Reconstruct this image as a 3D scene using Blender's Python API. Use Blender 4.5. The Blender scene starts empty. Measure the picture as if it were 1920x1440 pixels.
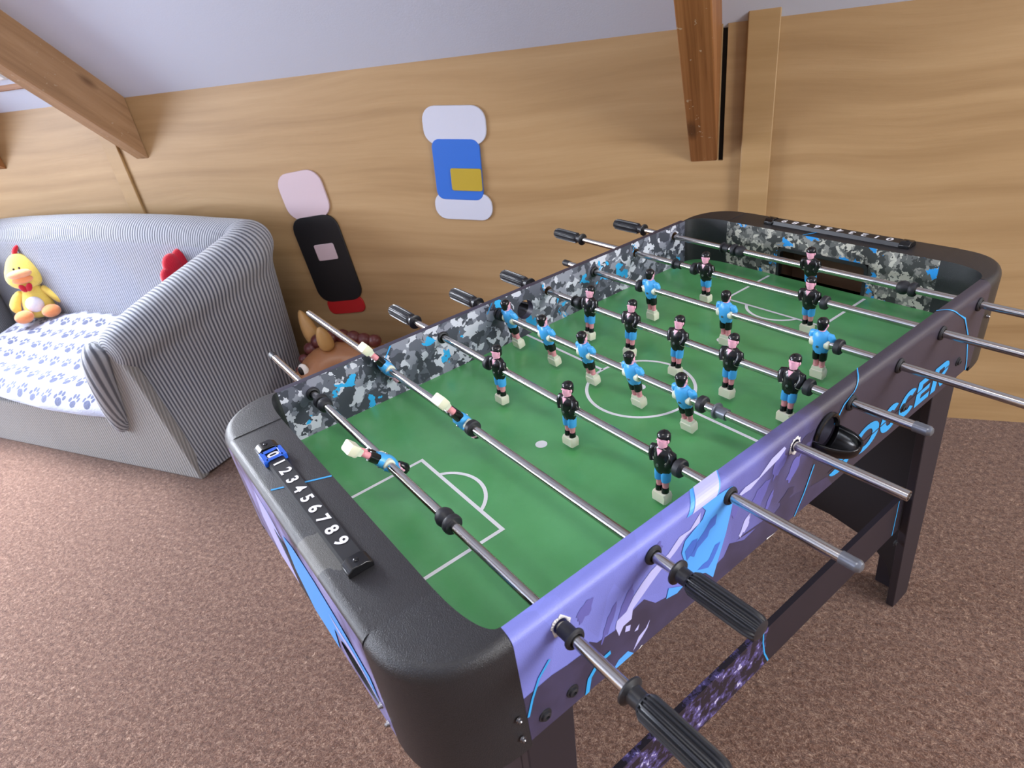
import bpy, bmesh, math, random
from mathutils import Vector, Matrix, Euler
from math import sin, cos, pi, radians as rad
random.seed(7)
SC = bpy.context.scene
COL = SC.collection

# ------------------------------------------------------------------ helpers
def srgb(r, g, b):
    def f(c):
        c /= 255.0
        return c / 12.92 if c <= 0.04045 else ((c + 0.055) / 1.055) ** 2.4
    return (f(r), f(g), f(b), 1.0)

class NT:
    """tiny node-tree writer"""
    def __init__(s, name):
        s.m = bpy.data.materials.new(name); s.m.use_nodes = True
        s.t = s.m.node_tree; s.t.nodes.clear()
        s.out = s.t.nodes.new('ShaderNodeOutputMaterial')
        s.b = s.t.nodes.new('ShaderNodeBsdfPrincipled')
        s.t.links.new(s.b.outputs[0], s.out.inputs[0])
    def n(s, typ, ins=None, **kw):
        nd = s.t.nodes.new('ShaderNode' + typ)
        for k, v in kw.items(): setattr(nd, k, v)
        for k, v in (ins or {}).items(): s.set(nd.inputs[k], v)
        return nd
    def set(s, sock, v):
        if hasattr(v, 'is_linked') or isinstance(v, bpy.types.NodeSocket): s.t.links.new(v, sock)
        else: sock.default_value = v
    def math(s, op, a, b=0.0, c=0.0):
        nd = s.n('Math', {0: a, 1: b, 2: c}, operation=op); return nd.outputs[0]
    def obj(s): return s.n('TexCoord').outputs['Object']
    def uv(s): return s.n('TexCoord').outputs['UV']
    def mapv(s, v, scale=(1, 1, 1), loc=(0, 0, 0), rot=(0, 0, 0)):
        return s.n('Mapping', {'Vector': v, 'Scale': scale, 'Location': loc, 'Rotation': rot}).outputs[0]
    def noise(s, v, scale, detail=3.0, rough=0.5, dist=0.0):
        return s.n('TexNoise', {'Vector': v, 'Scale': scale, 'Detail': detail, 'Roughness': rough, 'Distortion': dist}).outputs['Fac']
    def vor(s, v, scale, out='Color', **kw):
        return s.n('TexVoronoi', {'Vector': v, 'Scale': scale}, **kw).outputs[out]
    def ramp(s, f, stops, interp='LINEAR'):
        nd = s.n('ValToRGB', {0: f}); cr = nd.color_ramp; cr.interpolation = interp
        while len(cr.elements) < len(stops): cr.elements.new(0.5)
        for e, (p, c) in zip(cr.elements, stops): e.position = p; e.color = c
        return nd.outputs[0]
    def mix(s, f, a, b, mode='MIX'):
        nd = s.n('Mix', data_type='RGBA', blend_type=mode)
        s.set(nd.inputs[0], f); s.set(nd.inputs[6], a); s.set(nd.inputs[7], b)
        return nd.outputs[2]
    def bump(s, h, dist=0.001, strength=1.0):
        nd = s.n('Bump', {'Height': h, 'Distance': dist, 'Strength': strength})
        s.t.links.new(nd.outputs[0], s.b.inputs['Normal'])
    def p(s, **kw):
        names = dict(color='Base Color', rough='Roughness', metal='Metallic', spec='Specular IOR Level', sheen='Sheen Weight',
                     coat='Coat Weight', ecol='Emission Color', estr='Emission Strength', sss='Subsurface Weight')
        for k, v in kw.items(): s.set(s.b.inputs[names[k]], v)
        return s

def plain(name, rgb, rough=0.5, metal=0.0, spec=0.5, grain=0.0, gscale=600.0, **kw):
    t = NT(name); t.p(color=srgb(*rgb), rough=rough, metal=metal, spec=spec, **kw)
    if grain: t.bump(t.noise(t.obj(), gscale, 2.0), grain)
    return t.m

def new(name, parent=None, me=None):
    o = bpy.data.objects.new(name, me); COL.objects.link(o)
    if parent: o.parent = parent
    return o
def tag(o, label=None, cat=None, group=None, kind=None):
    if label: o['label'] = label
    if cat: o['category'] = cat
    if group: o['group'] = group
    if kind: o['kind'] = kind
    return o
def build(name, bm, mats, parent=None, bevel=0.0, smooth=35, sub=0, solid=0.0, segs=2, recalc=True):
    if recalc: bmesh.ops.recalc_face_normals(bm, faces=bm.faces[:])
    me = bpy.data.meshes.new(name); bm.to_mesh(me); bm.free()
    for m in (mats if isinstance(mats, (list, tuple)) else [mats]): me.materials.append(m)
    if smooth:
        me.polygons.foreach_set('use_smooth', [True] * len(me.polygons))
        if smooth < 180: me.set_sharp_from_angle(angle=rad(smooth))
    o = new(name, parent, me)
    if solid:
        md = o.modifiers.new('solid', 'SOLIDIFY'); md.thickness = solid; md.offset = 0
    if bevel:
        md = o.modifiers.new('bevel', 'BEVEL'); md.width = bevel; md.segments = segs; md.limit_method = 'ANGLE'; md.angle_limit = rad(40)
    if sub:
        md = o.modifiers.new('sub', 'SUBSURF'); md.levels = sub; md.render_levels = sub
    return o
def B(): return bmesh.new()
def face(bm, pts, mat=0):
    f = bm.faces.new([bm.verts.new(p) for p in pts]); f.material_index = mat; return f
def box(bm, x0, x1, y0, y1, z0, z1, mat=0, M=None):
    v = [bm.verts.new(Vector(p) if M is None else M @ Vector(p)) for p in
         [(x0, y0, z0), (x1, y0, z0), (x1, y1, z0), (x0, y1, z0), (x0, y0, z1), (x1, y0, z1), (x1, y1, z1), (x0, y1, z1)]]
    for q in ((3, 2, 1, 0), (4, 5, 6, 7), (0, 1, 5, 4), (1, 2, 6, 5), (2, 3, 7, 6), (3, 0, 4, 7)):
        bm.faces.new([v[i] for i in q]).material_index = mat
def loft(bm, rings, mat=0, closed=True, caps=True, mats=None, uv=None):
    """rings: lists of points of equal length"""
    R = [[bm.verts.new(p) for p in r] for r in rings]
    n = len(R[0]); L = bm.loops.layers.uv.verify() if uv else None
    for i in range(len(R) - 1):
        for j in range(n if closed else n - 1):
            k = (j + 1) % n
            f = bm.faces.new((R[i][j], R[i][k], R[i + 1][k], R[i + 1][j]))
            f.material_index = mats[i] if mats else mat
            if uv:
                for lp, (a, b) in zip(f.loops, ((i, j), (i, j + 1), (i + 1, j + 1), (i + 1, j))): lp[L].uv = uv(a, b)
    if caps and closed:
        for r, m in ((R[0][::-1], 0), (R[-1], -1)):
            bm.faces.new(r).material_index = mats[m] if mats else mat
    return R
def frame(d):
    d = Vector(d).normalized(); a = Vector((0, 0, 1)) if abs(d.z) < 0.9 else Vector((1, 0, 0))
    u = d.cross(a).normalized(); return d, u, d.cross(u)
def lathe(bm, prof, origin, axis, seg=24, mat=0, mats=None, caps=True, flute=None):
    """prof: (radius, distance along axis)"""
    d, u, v = frame(axis); o = Vector(origin); rings = []
    for q, (r, t) in enumerate(prof):
        rings.append([o + d * t + (u * cos(2 * pi * k / seg) + v * sin(2 * pi * k / seg)) * max(r * (flute(q, k) if flute else 1), 1e-5) for k in range(seg)])
    return loft(bm, rings, mat, mats=mats, caps=caps)
def ell(bm, c, r, mat=0, M=None, su=16, sv=10):
    rings = []
    for i in range(1, sv):
        th = pi * i / sv
        ring = []
        for k in range(su):
            p = Vector((r[0] * sin(th) * cos(2 * pi * k / su), r[1] * sin(th) * sin(2 * pi * k / su), r[2] * cos(th)))
            if M: p = M @ p
            ring.append(p + Vector(c))
        rings.append(ring)
    R = loft(bm, rings, mat, caps=False)
    for s, ring in ((1, R[0]), (-1, R[-1])):
        p = Vector((0, 0, s * r[2])); p = (M @ p if M else p) + Vector(c); t = bm.verts.new(p)
        for k in range(su): bm.faces.new((ring[k], ring[(k + 1) % su], t)).material_index = mat
def tube(bm, pts, radii, seg=12, mat=0, mats=None, caps=True, uvlen=False):
    pts = [Vector(p) for p in pts]; rings = []; up = None; acc = 0.0; ac = []
    for i, p in enumerate(pts):
        d = (pts[min(i + 1, len(pts) - 1)] - pts[max(i - 1, 0)]).normalized()
        if up is None: _, u, v = frame(d)
        else:
            u = (up - d * up.dot(d)).normalized(); v = d.cross(u)
        up = u; r = radii[i] if isinstance(radii, (list, tuple)) else radii
        rings.append([p + (u * cos(2 * pi * k / seg) + v * sin(2 * pi * k / seg)) * r for k in range(seg)])
        if i: acc += (p - pts[i - 1]).length
        ac.append(acc)
    return loft(bm, rings, mat, mats=mats, caps=caps, uv=(lambda a, b: (ac[a], b * 0.02)) if uvlen else None)
def prism(bm, poly, h0, h1, axis='z', mat=0):
    """poly in the plane normal to axis, extruded h0..h1"""
    def P(a, b, h): return {'z': (a, b, h), 'y': (a, h, b), 'x': (h, a, b)}[axis]
    loft(bm, [[P(a, b, h0) for a, b in poly], [P(a, b, h1) for a, b in poly]], mat)
def cut(obj, cutters):
    """subtract closed bmeshes from a mesh object, leaving plain mesh data"""
    bm = B(); tmp = []
    for c in cutters:
        bmesh.ops.recalc_face_normals(c, faces=c.faces[:])
        me = bpy.data.meshes.new('cutter'); c.to_mesh(me); c.free(); co = new('cutter', None, me); tmp.append(co)
        co.parent = obj.parent
        md = obj.modifiers.new('cut', 'BOOLEAN'); md.operation = 'DIFFERENCE'; md.object = co; md.solver = 'EXACT'
    bpy.context.view_layer.update()
    me = bpy.data.meshes.new_from_object(obj.evaluated_get(bpy.context.evaluated_depsgraph_get()))
    obj.modifiers.clear(); obj.data = me
    for co in tmp: bpy.data.objects.remove(co)
    me.polygons.foreach_set('use_smooth', [True] * len(me.polygons)); me.set_sharp_from_angle(angle=rad(35))
def text_faces(bm, s, size, M, mat, bold=0.03, sx=1.0, shear=0.0):
    cu = bpy.data.curves.new('lettering', 'FONT'); cu.body = s; cu.size = size; cu.offset = bold * size; cu.align_x = 'CENTER'; cu.shear = shear
    o = new('lettering', None, cu); bpy.context.view_layer.update()
    me = bpy.data.meshes.new_from_object(o.evaluated_get(bpy.context.evaluated_depsgraph_get()))
    vs = [bm.verts.new(M @ Vector((v.co.x * sx, v.co.y, 0))) for v in me.vertices]
    for p in me.polygons: bm.faces.new([vs[i] for i in p.vertices]).material_index = mat
    bpy.data.objects.remove(o); bpy.data.meshes.remove(me)
def append_faces(obj, fn):
    """add surface lettering / print faces to an existing mesh"""
    bm = B(); bm.from_mesh(obj.data); fn(bm); bm.to_mesh(obj.data); bm.free()

# ------------------------------------------------------------------ materials
M = {}
M['black'] = plain('black_pebbled_plastic', (37, 37, 40), 0.38, spec=0.5, grain=0.0006, gscale=900)
M['black_gloss'] = plain('gloss_black', (16, 16, 18), 0.22)
M['black_satin'] = plain('satin_black', (26, 26, 29), 0.45)
M['rubber'] = plain('black_rubber', (34, 35, 40), 0.5)
M['handle'] = plain('handle_plastic', (38, 39, 43), 0.36)
M['greycap'] = plain('grey_cap', (120, 124, 132), 0.3, metal=0.6)
M['cream'] = plain('cream_plastic', (226, 224, 200), 0.35, sss=0.15)
M['skin'] = plain('painted_skin', (232, 170, 190), 0.35)
M['legskin'] = plain('painted_legs', (226, 150, 158), 0.4)
M['shirt_blue'] = plain('shirt_blue', (70, 165, 228), 0.3)
M['board'] = plain('dark_board', (30, 27, 32), 0.5)
M['leg'] = plain('leg_laminate', (40, 35, 42), 0.45)
M['rawwood'] = plain('raw_board', (104, 78, 56), 0.8)
M['print_shade'] = plain('violet_shade_print', (100, 98, 172), 0.45)
M['slit'] = plain('panel_slit', (58, 52, 64), 0.45)
M['chip'] = plain('chipped_white', (222, 220, 222), 0.7)
M['white'] = plain('white_print', (236, 236, 240), 0.5)
M['cyan'] = plain('cyan_print', (52, 160, 226), 0.45)
M['cloth_blue'] = plain('blue_print', (84, 164, 244), 0.45)
M['deep_blue'] = plain('deep_blue_print', (70, 110, 205), 0.45)
M['lav'] = plain('lavender_print', (186, 186, 238), 0.45)
M['slider'] = plain('slider_blue', (40, 95, 205), 0.3)
M['screw'] = plain('screw_steel', (150, 150, 155), 0.3, metal=1.0)

t = NT('polished_steel'); t.p(color=srgb(196, 194, 190), metal=1.0, rough=0.16); M['steel'] = t.m

t = NT('green_pitch'); v = t.obj()
t.p(color=t.ramp(t.noise(v, 9, 5), [(0.3, srgb(82, 156, 92)), (0.7, srgb(96, 170, 108))]), rough=0.26, spec=0.6); t.bump(t.noise(v, 500, 2), 0.0001); M['pitch'] = t.m

def camo(name, cols, blue, sc=46.0, rot=0.0):
    t = NT(name); v = t.mapv(t.obj(), (1, 1, 1), rot=(0, 0, rot))
    w = t.n('TexNoise', {'Vector': v, 'Scale': sc * 0.8, 'Detail': 3.0}).outputs['Color']
    vv = t.n('VectorMath', {0: v, 1: t.n('VectorMath', {0: w, 1: (0.045, 0.045, 0.045)}, operation='MULTIPLY').outputs[0]}, operation='ADD').outputs[0]
    f = t.n('SeparateColor', {0: t.vor(vv, sc)}).outputs[0]
    c = t.ramp(f, [(0.0, cols[0]), (0.36, cols[1]), (0.60, cols[2]), (0.80, cols[3])], 'CONSTANT')
    fb = t.n('SeparateColor', {0: t.vor(t.mapv(vv, (1, 1, 1), (3.1, 1.7, 0.4)), sc * 0.62)}).outputs[1]
    t.p(color=t.mix(t.math('GREATER_THAN', fb, 0.915), c, blue), rough=0.42); return t.m
M['camo'] = camo('grey_camouflage', [srgb(66, 68, 80), srgb(98, 100, 114), srgb(142, 144, 158), srgb(208, 210, 222)], srgb(50, 172, 232), 60.0)
M['camo_warm'] = camo('warm_grey_camouflage', [srgb(58, 58, 58), srgb(96, 96, 94), srgb(140, 138, 132), srgb(196, 192, 180)], srgb(40, 150, 225), 78.0)

# front panel print: lavender haze fading into aubergine along the length
t = NT('panel_print'); v = t.obj(); sx = t.n('SeparateXYZ', {0: v})
nz = t.noise(t.mapv(v, (1, 1, 0.5)), 14, 4); nv = t.n('SeparateColor', {0: t.vor(t.mapv(v, (1, 1, 0.45)), 17)}).outputs[0]
f = t.math('ADD', sx.outputs[0], t.math('MULTIPLY', t.math('SUBTRACT', nz, 0.5), 0.22))
c1 = t.ramp(t.math('MULTIPLY_ADD', f, 1.0, 0.1), [(0.0, srgb(134, 142, 226)), (0.3, srgb(120, 126, 208)), (0.46, srgb(100, 100, 164)), (0.56, srgb(70, 63, 84)), (0.62, srgb(58, 52, 64))])
c2 = t.mix(t.math('MULTIPLY', nv, 0.22), c1, srgb(84, 80, 130))
t.p(color=t.mix(t.math('GREATER_THAN', f, 0.5), c2, c1), rough=0.42); t.bump(t.noise(v, 700, 2), 0.0003); M['print'] = t.m
t = NT('panel_lower_print'); v = t.obj()
t.p(color=t.ramp(t.noise(v, 18, 4), [(0.35, srgb(56, 50, 72)), (0.65, srgb(68, 62, 92))]), rough=0.45); M['print_low'] = t.m
M['panel_dark'] = plain('panel_back_dark', (52, 48, 66), 0.45)
# near end print
t = NT('end_print'); v = t.obj(); n1 = t.noise(t.mapv(v, (1, 1, 0.6)), 16, 4); n2 = t.n('SeparateXYZ', {0: v}).outputs[1]
c = t.ramp(n1, [(0.35, srgb(72, 62, 78)), (0.55, srgb(140, 138, 190)), (0.7, srgb(160, 160, 206))])
t.p(color=c, rough=0.4); M['end_print'] = t.m
t = NT('stretcher_print'); v = t.obj(); sx = t.n('SeparateXYZ', {0: v}); n1 = t.noise(v, 46, 6, 0.65)
a = t.ramp(n1, [(0.0, srgb(36, 31, 42)), (0.5, srgb(66, 58, 96)), (0.58, srgb(104, 96, 160)), (0.64, srgb(200, 196, 226))], 'CONSTANT')
g = t.math('LESS_THAN', t.math('ADD', sx.outputs[0], t.math('MULTIPLY', t.noise(v, 9, 3), 0.12)), 0.54)
t.p(color=t.mix(g, srgb(38, 33, 42), a), rough=0.42); M['stretcher'] = t.m
# grey smudge print on the near end rail
t = NT('rail_print'); v = t.obj(); sx = t.n('SeparateXYZ', {0: v}); n1 = t.noise(v, 30, 3)
yy = t.math('ABSOLUTE', t.math('ADD', t.math('SUBTRACT', sx.outputs[1], 0.262), t.math('MULTIPLY', t.math('SUBTRACT', n1, 0.5), 0.12)))
g = t.math('MULTIPLY', t.math('LESS_THAN', yy, 0.038), t.math('LESS_THAN', sx.outputs[0], -0.128))
t.p(color=t.mix(g, srgb(38, 37, 39), srgb(84, 83, 78)), rough=0.4); t.bump(t.noise(v, 900, 2), 0.0004); M['rail'] = t.m

def plywood(name, a, b, c, seed=0.0, wav=0.35):
    t = NT(name); v = t.obj()
    big = t.n('TexNoise', {'Vector': t.mapv(v, (0.55, 0.55, 0.9), (seed, seed, seed)), 'Scale': 1.0, 'Detail': 2.0}).outputs['Fac']
    z = t.n('SeparateXYZ', {0: v})
    zz = t.math('ADD', z.outputs[2], t.math('MULTIPLY', t.math('SUBTRACT', big, 0.5), wav))
    vv = t.n('CombineXYZ', {0: t.math('MULTIPLY', z.outputs[0], 0.5), 1: z.outputs[1], 2: t.math('MULTIPLY', zz, 9.0)}).outputs[0]
    band = t.noise(vv, 1.6, 4, 0.55)
    fine = t.noise(t.mapv(t.n('CombineXYZ', {0: z.outputs[0], 1: z.outputs[1], 2: zz}).outputs[0], (7, 7, 190), (seed, 0, 0)), 1.0, 3, 0.6)
    cc = t.ramp(band, [(0.28, a), (0.5, b), (0.72, c)])
    cc = t.mix(t.math('MULTIPLY', t.math('SUBTRACT', fine, 0.35), 0.5), cc, a)
    kn = t.vor(t.mapv(v, (1, 0.001, 1), (0.3 + seed, 0, 0.2)), 2.2, 'Distance')
    cc = t.mix(t.math('LESS_THAN', kn, 0.017), cc, srgb(104, 72, 44))
    t.p(color=cc, rough=0.5, spec=0.35); t.bump(fine, 0.0004); return t.m
M['ply'] = plywood('plywood_sheet', srgb(152, 121, 82), srgb(170, 139, 98), srgb(181, 151, 110))
M['batten'] = plywood('pale_batten', srgb(156, 125, 82), srgb(168, 137, 94), srgb(178, 147, 104), 3.0, 0.1)
def pine(name, a, b, c, sc):
    t = NT(name); v = t.obj()
    n1 = t.noise(t.mapv(v, sc), 1.0, 4, 0.6, 0.6); n2 = t.noise(v, 7, 5, 0.6)
    cc = t.mix(t.math('MULTIPLY', n2, 0.3), t.ramp(n1, [(0.3, a), (0.5, b), (0.7, c)]), a)
    sp = t.noise(t.mapv(v, (60, 60, 60)), 1.0, 4); sp2 = t.noise(t.mapv(v, (5, 5, 5), (2, 2, 2)), 1.0, 1)
    cc = t.mix(t.math('MULTIPLY', t.math('GREATER_THAN', sp, 0.66), t.math('GREATER_THAN', sp2, 0.55)), cc, srgb(176, 152, 126))
    kd = t.vor(t.mapv(v, (3.3, 9, 9), (0.15, 0.0, 0.4)), 1.0, 'Distance')
    cc = t.mix(t.ramp(kd, [(0.08, (0.75,) * 3 + (1,)), (0.2, (0, 0, 0, 1))]), cc, srgb(74, 46, 28))
    t.p(color=cc, rough=0.55, spec=0.3); return t.m
M['beam'] = pine('old_pine_beam', srgb(146, 113, 82), srgb(166, 131, 97), srgb(180, 146, 112), (2, 30, 30))
M['beam_red'] = pine('red_pine_beam', srgb(120, 76, 40), srgb(146, 97, 56), srgb(164, 114, 70), (1.6, 70, 40))
M['dark_gap'] = plain('dark_gap', (20, 15, 12), 0.9)
M['ceil'] = plain('ceiling_panel', (206, 215, 234), 0.5, grain=0.0003, gscale=200)
M['strip'] = plain('ceiling_strip', (222, 226, 238), 0.45)

t = NT('carpet'); v = t.obj()
w = t.n('TexNoise', {'Vector': v, 'Scale': 60.0, 'Detail': 2.0}).outputs['Color']
vv = t.n('VectorMath', {0: v, 1: t.n('VectorMath', {0: w, 1: (0.02, 0.02, 0.02)}, operation='MULTIPLY').outputs[0]}, operation='ADD').outputs[0]
n1 = t.noise(t.mapv(vv, (330, 330, 60)), 1.0, 3, 0.7); n2 = t.noise(v, 10, 3); n3 = t.noise(v, 75, 3)
c = t.ramp(t.math('ADD', t.math('MULTIPLY', n1, 0.72), t.math('MULTIPLY', n3, 0.28)),
           [(0.34, srgb(60, 39, 31)), (0.46, srgb(100, 71, 58)), (0.55, srgb(136, 105, 89)), (0.66, srgb(190, 163, 142))])
c = t.mix(t.math('MULTIPLY', n2, 0.35), c, srgb(88, 55, 42))
t.p(color=c, rough=0.95, spec=0.1, sheen=0.25); t.bump(n1, 0.004, 0.9); M['carpet'] = t.m

def corduroy(name, light, dark, period=0.0145, duty=0.45):
    t = NT(name); u = t.n('SeparateXYZ', {0: t.uv()}).outputs[0]
    ph = t.math('FRACT', t.math('DIVIDE', u, period))
    tri = t.math('ABSOLUTE', t.math('MULTIPLY_ADD', ph, 2.0, -1.0))
    f = t.ramp(tri, [(duty - 0.18, (0, 0, 0, 1)), (duty + 0.18, (1, 1, 1, 1))])
    nz = t.noise(t.obj(), 4.0, 4); nf = t.noise(t.obj(), 260, 2)
    c = t.mix(f, dark, light)  # darker groove colour paints in the shade between ribs
    c = t.mix(t.math('MULTIPLY', t.math('SUBTRACT', nz, 0.42), 0.9), c, srgb(150, 146, 140))
    t.p(color=c, rough=0.85, spec=0.15, sheen=0.3); t.bump(t.math('ADD', t.math('MULTIPLY', f, 1.0), t.math('MULTIPLY', nf, 0.15)), 0.003, 0.7); return t.m
M['cord'] = corduroy('grey_corduroy', srgb(166, 170, 178), srgb(80, 85, 98))
M['cord_soft'] = corduroy('lit_corduroy', srgb(152, 156, 170), srgb(116, 121, 135), 0.0145, 0.5)  # same fabric for the inner faces, light falling on them put into the colour
M['cord_base'] = corduroy('pale_corduroy', srgb(156, 155, 153), srgb(124, 124, 124), 0.0145, 0.5)  # paler copy with weak rib contrast, for the seat base

# paw print fleece
t = NT('paw_print_fleece'); uv = t.uv(); s = t.n('SeparateXYZ', {0: uv})
cell = 0.088
row = t.math('FLOOR', t.math('DIVIDE', s.outputs[1], cell))
ux = t.math('ADD', t.math('DIVIDE', s.outputs[0], cell), t.math('MULTIPLY', row, 0.5))
px = t.math('SUBTRACT', t.math('FRACT', ux), 0.5); py = t.math('SUBTRACT', t.math('FRACT', t.math('DIVIDE', s.outputs[1], cell)), 0.5)
par = t.math('FLOOR', t.math('MULTIPLY', t.math('FRACT', t.math('MULTIPLY', t.math('ADD', row, t.math('FLOOR', ux)), 0.5)), 2.0))
def dot(cx, cy, rx, ry):
    a = t.math('DIVIDE', t.math('SUBTRACT', px, cx), rx); b = t.math('DIVIDE', t.math('SUBTRACT', py, cy), ry)
    return t.math('ADD', t.math('MULTIPLY', a, a), t.math('MULTIPLY', b, b))
d = dot(-0.02, -0.13, 0.22, 0.17)
for q in ((-0.30, 0.06, 0.10, 0.12), (-0.12, 0.24, 0.10, 0.13), (0.10, 0.24, 0.10, 0.13), (0.27, 0.06, 0.10, 0.12)): d = t.math('MINIMUM', d, dot(*q))
d = t.math('ADD', d, t.math('MULTIPLY', t.math('SUBTRACT', t.noise(uv, 120, 2), 0.5), 0.8))
c = t.mix(t.math('LESS_THAN', d, 1.0), srgb(160, 163, 182), srgb(68, 75, 104))
t.p(color=c, rough=0.95, spec=0.1, sheen=0.4); t.bump(t.noise(t.obj(), 120, 3), 0.002); M['paw'] = t.m
def plush(name, rgb): return plain(name, rgb, 0.95, spec=0.1, grain=0.002, gscale=180, sheen=0.5)
M['yellow'] = plush('yellow_plush', (236, 210, 104)); M['orange'] = plush('orange_plush', (240, 152, 98)); M['peach'] = plush('peach_plush', (240, 172, 128))
M['red'] = plush('red_felt', (192, 32, 52)); M['whiteplush'] = plush('white_plush', (226, 224, 234))
M['horse'] = plain('brown_vinyl', (158, 108, 70), 0.35); M['ear'] = plain('tan_vinyl', (186, 146, 90), 0.35); M['mane'] = plain('maroon_vinyl', (92, 42, 40), 0.3)
M['eye_white'] = plain('eye_white', (236, 232, 224), 0.3); M['eye_black'] = plain('eye_black', (18, 18, 22), 0.2)
M['paint_blue'] = plain('painted_blue', (38, 104, 200), 0.4); M['paint_white'] = plain('painted_white', (196, 200, 216), 0.45)
M['paint_mustard'] = plain('painted_mustard', (176, 152, 44), 0.4); M['paint_black'] = plain('painted_black', (22, 22, 26), 0.45)
M['paint_pink'] = plain('painted_pink', (198, 178, 186), 0.5); M['paint_red'] = plain('painted_red', (186, 30, 34), 0.45)

# ------------------------------------------------------------------ the room (wall plane y = 0, room towards -y)
WT, SL = 1.315, 0.95          # knee-wall height, roof pitch (rise per metre)
def struct(o): return tag(o, kind='structure')
bm = B()
bm_x = [(-5.6, 0.061, 0.0, WT), (0.061, 0.075, 0.0, 0.913), (0.075, 3.8, 0.0, WT)]
for x0, x1, z0, z1 in bm_x: box(bm, x0, x1, 0.0, 0.012, z0, z1)
box(bm, -5.6, 3.8, 0.012, 0.06, 0, WT + 0.05, 1)
struct(build('wall_back', bm, [M['ply'], M['dark_gap']], smooth=0))
bm = B(); box(bm, -5.7, 3.9, -4.7, 0.1, -0.1, 0.0); struct(build('floor', bm, M['carpet'], smooth=0))
RY = -2.3; RZ = WT - SL * RY
bm = B()
for x0, x1 in ((-5.7, 3.9),):
    for (ya, za, yb, zb) in ((0.06, WT - SL * 0.06, RY, RZ), (RY, RZ, -4.66, WT - SL * 0.06)):
        face(bm, [(x0, ya, za), (x1, ya, za), (x1, yb, zb), (x0, yb, zb)])
struct(build('ceiling', bm, M['ceil'], smooth=0, solid=0.03))
bm = B()
for x0, x1, y0, y1, z0, z1 in ((-5.6, 3.8, -4.66, -4.6, 0, WT),): box(bm, x0, x1, y0, y1, z0, z1)
struct(build('wall_front', bm, M['ply'], smooth=0))
def gable(name, x0, x1, wins):
    o = build(name, (lambda b: (prism(b, [(0.06, 0), (0.06, WT), (RY, RZ), (-4.66, WT), (-4.66, 0)], x0, x1, 'x'), b)[1])(B()), M['ply'], smooth=0)
    cs = []
    for y0, y1, z0, z1 in wins:
        c = B(); box(c, x0 - 0.1, x1 + 0.1, y0, y1, z0, z1); cs.append(c)
    cut(o, cs); struct(o)
LW = (-4.0, -1.6, 0.85, 2.15); RW = (-3.2, -1.5, 1.0, 2.2)
gable('wall_left', -5.66, -5.6, [LW]); gable('wall_right', 3.8, 3.86, [RW])
M['frame'] = plain('window_frame_white', (232, 232, 230), 0.4)
def window(name, x, w, out):
    y0, y1, z0, z1 = w; bm = B(); f = 0.05
    for a in ((y0, y1, z0, z0 + f), (y0, y1, z1 - f, z1), (y0, y0 + f, z0, z1), (y1 - f, y1, z0, z1), ((y0 + y1) / 2 - f / 2, (y0 + y1) / 2 + f / 2, z0, z1)):
        box(bm, x - 0.03, x + 0.03, *a)
    struct(build(name, bm, M['frame'], bevel=0.004))
window('window_1', -5.63, LW, -1); window('window_2', 3.83, RW, 1)

# ceiling joint strip (runs up the pitch)
def pitch_mat(x, y, drop=0.0):
    """frame whose local x runs up the roof pitch away from the wall, local z is square to it"""
    a = math.atan(SL)
    X = Vector((0, -cos(a), sin(a))); Z = Vector((0, -sin(a), -cos(a))); Y = Z.cross(X)
    m = Matrix((X, Y, Z)).transposed().to_4x4(); m.translation = Vector((x, y, WT - SL * y)); return m
def pitched(name, x, prof, mats, bevel=0.002):
    o = build(name, prof, mats, bevel=bevel, smooth=35); o.matrix_world = pitch_mat(x, 0.0); return struct(o)
bm = B(); box(bm, 0.004, 3.0, -0.013, 0.013, -0.002, 0.006); pitched('trim_1', -1.215, bm, M['strip'])
bm = B(); box(bm, 0.004, 3.0, -0.02, 0.02, -0.002, 0.005); pitched('trim_2', -0.12, bm, M['strip'])
# rafters: square-cut foot standing on the plywood wall
def rafter(name, xr, w, vdepth, mat, L=3.2):
    a = math.atan(SL); dn = vdepth * cos(a)
    bm = B()
    # side profile in (along pitch, square drop): foot follows the vertical wall
    foot_x = -dn * math.tan(a) if False else 0.0
    pts = [(0.0, 0.0), (L, 0.0), (L, dn), (vdepth * sin(a) * -1.0, dn)]
    loft(bm, [[(p[0], -s, p[1]) for p in pts] for s in (0.0, w)], 0)
    o = build(name, bm, mat, bevel=0.004, smooth=35); o.matrix_world = pitch_mat(xr, 0.0); return struct(o)
rafter('trim_3', -2.275, -0.07, 0.262, M['beam'])
rafter('trim_4', 0.058, -0.082, 0.402, M['beam_red'])
rafter('trim_5', -3.18, -0.08, 0.26, M['beam_red'])
# battens covering the sheet joints
bm = B(); box(bm, 0.128, 0.214, -0.026, 0.0, 0.0, WT + 0.018); struct(build('trim_6', bm, M['batten'], bevel=0.003))
bm = B(); box(bm, -2.50, -2.42, -0.012, 0.0, 0.0, 1.25); struct(build('trim_7', bm, M['batten'], bevel=0.003))
# purlin beside the left rafter
bm = B(); a = 0
box(bm, -3.19, -2.36, -0.112, -0.088, 1.378, 1.412); struct(build('trim_8', bm, M['beam_red'], bevel=0.003))

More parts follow.
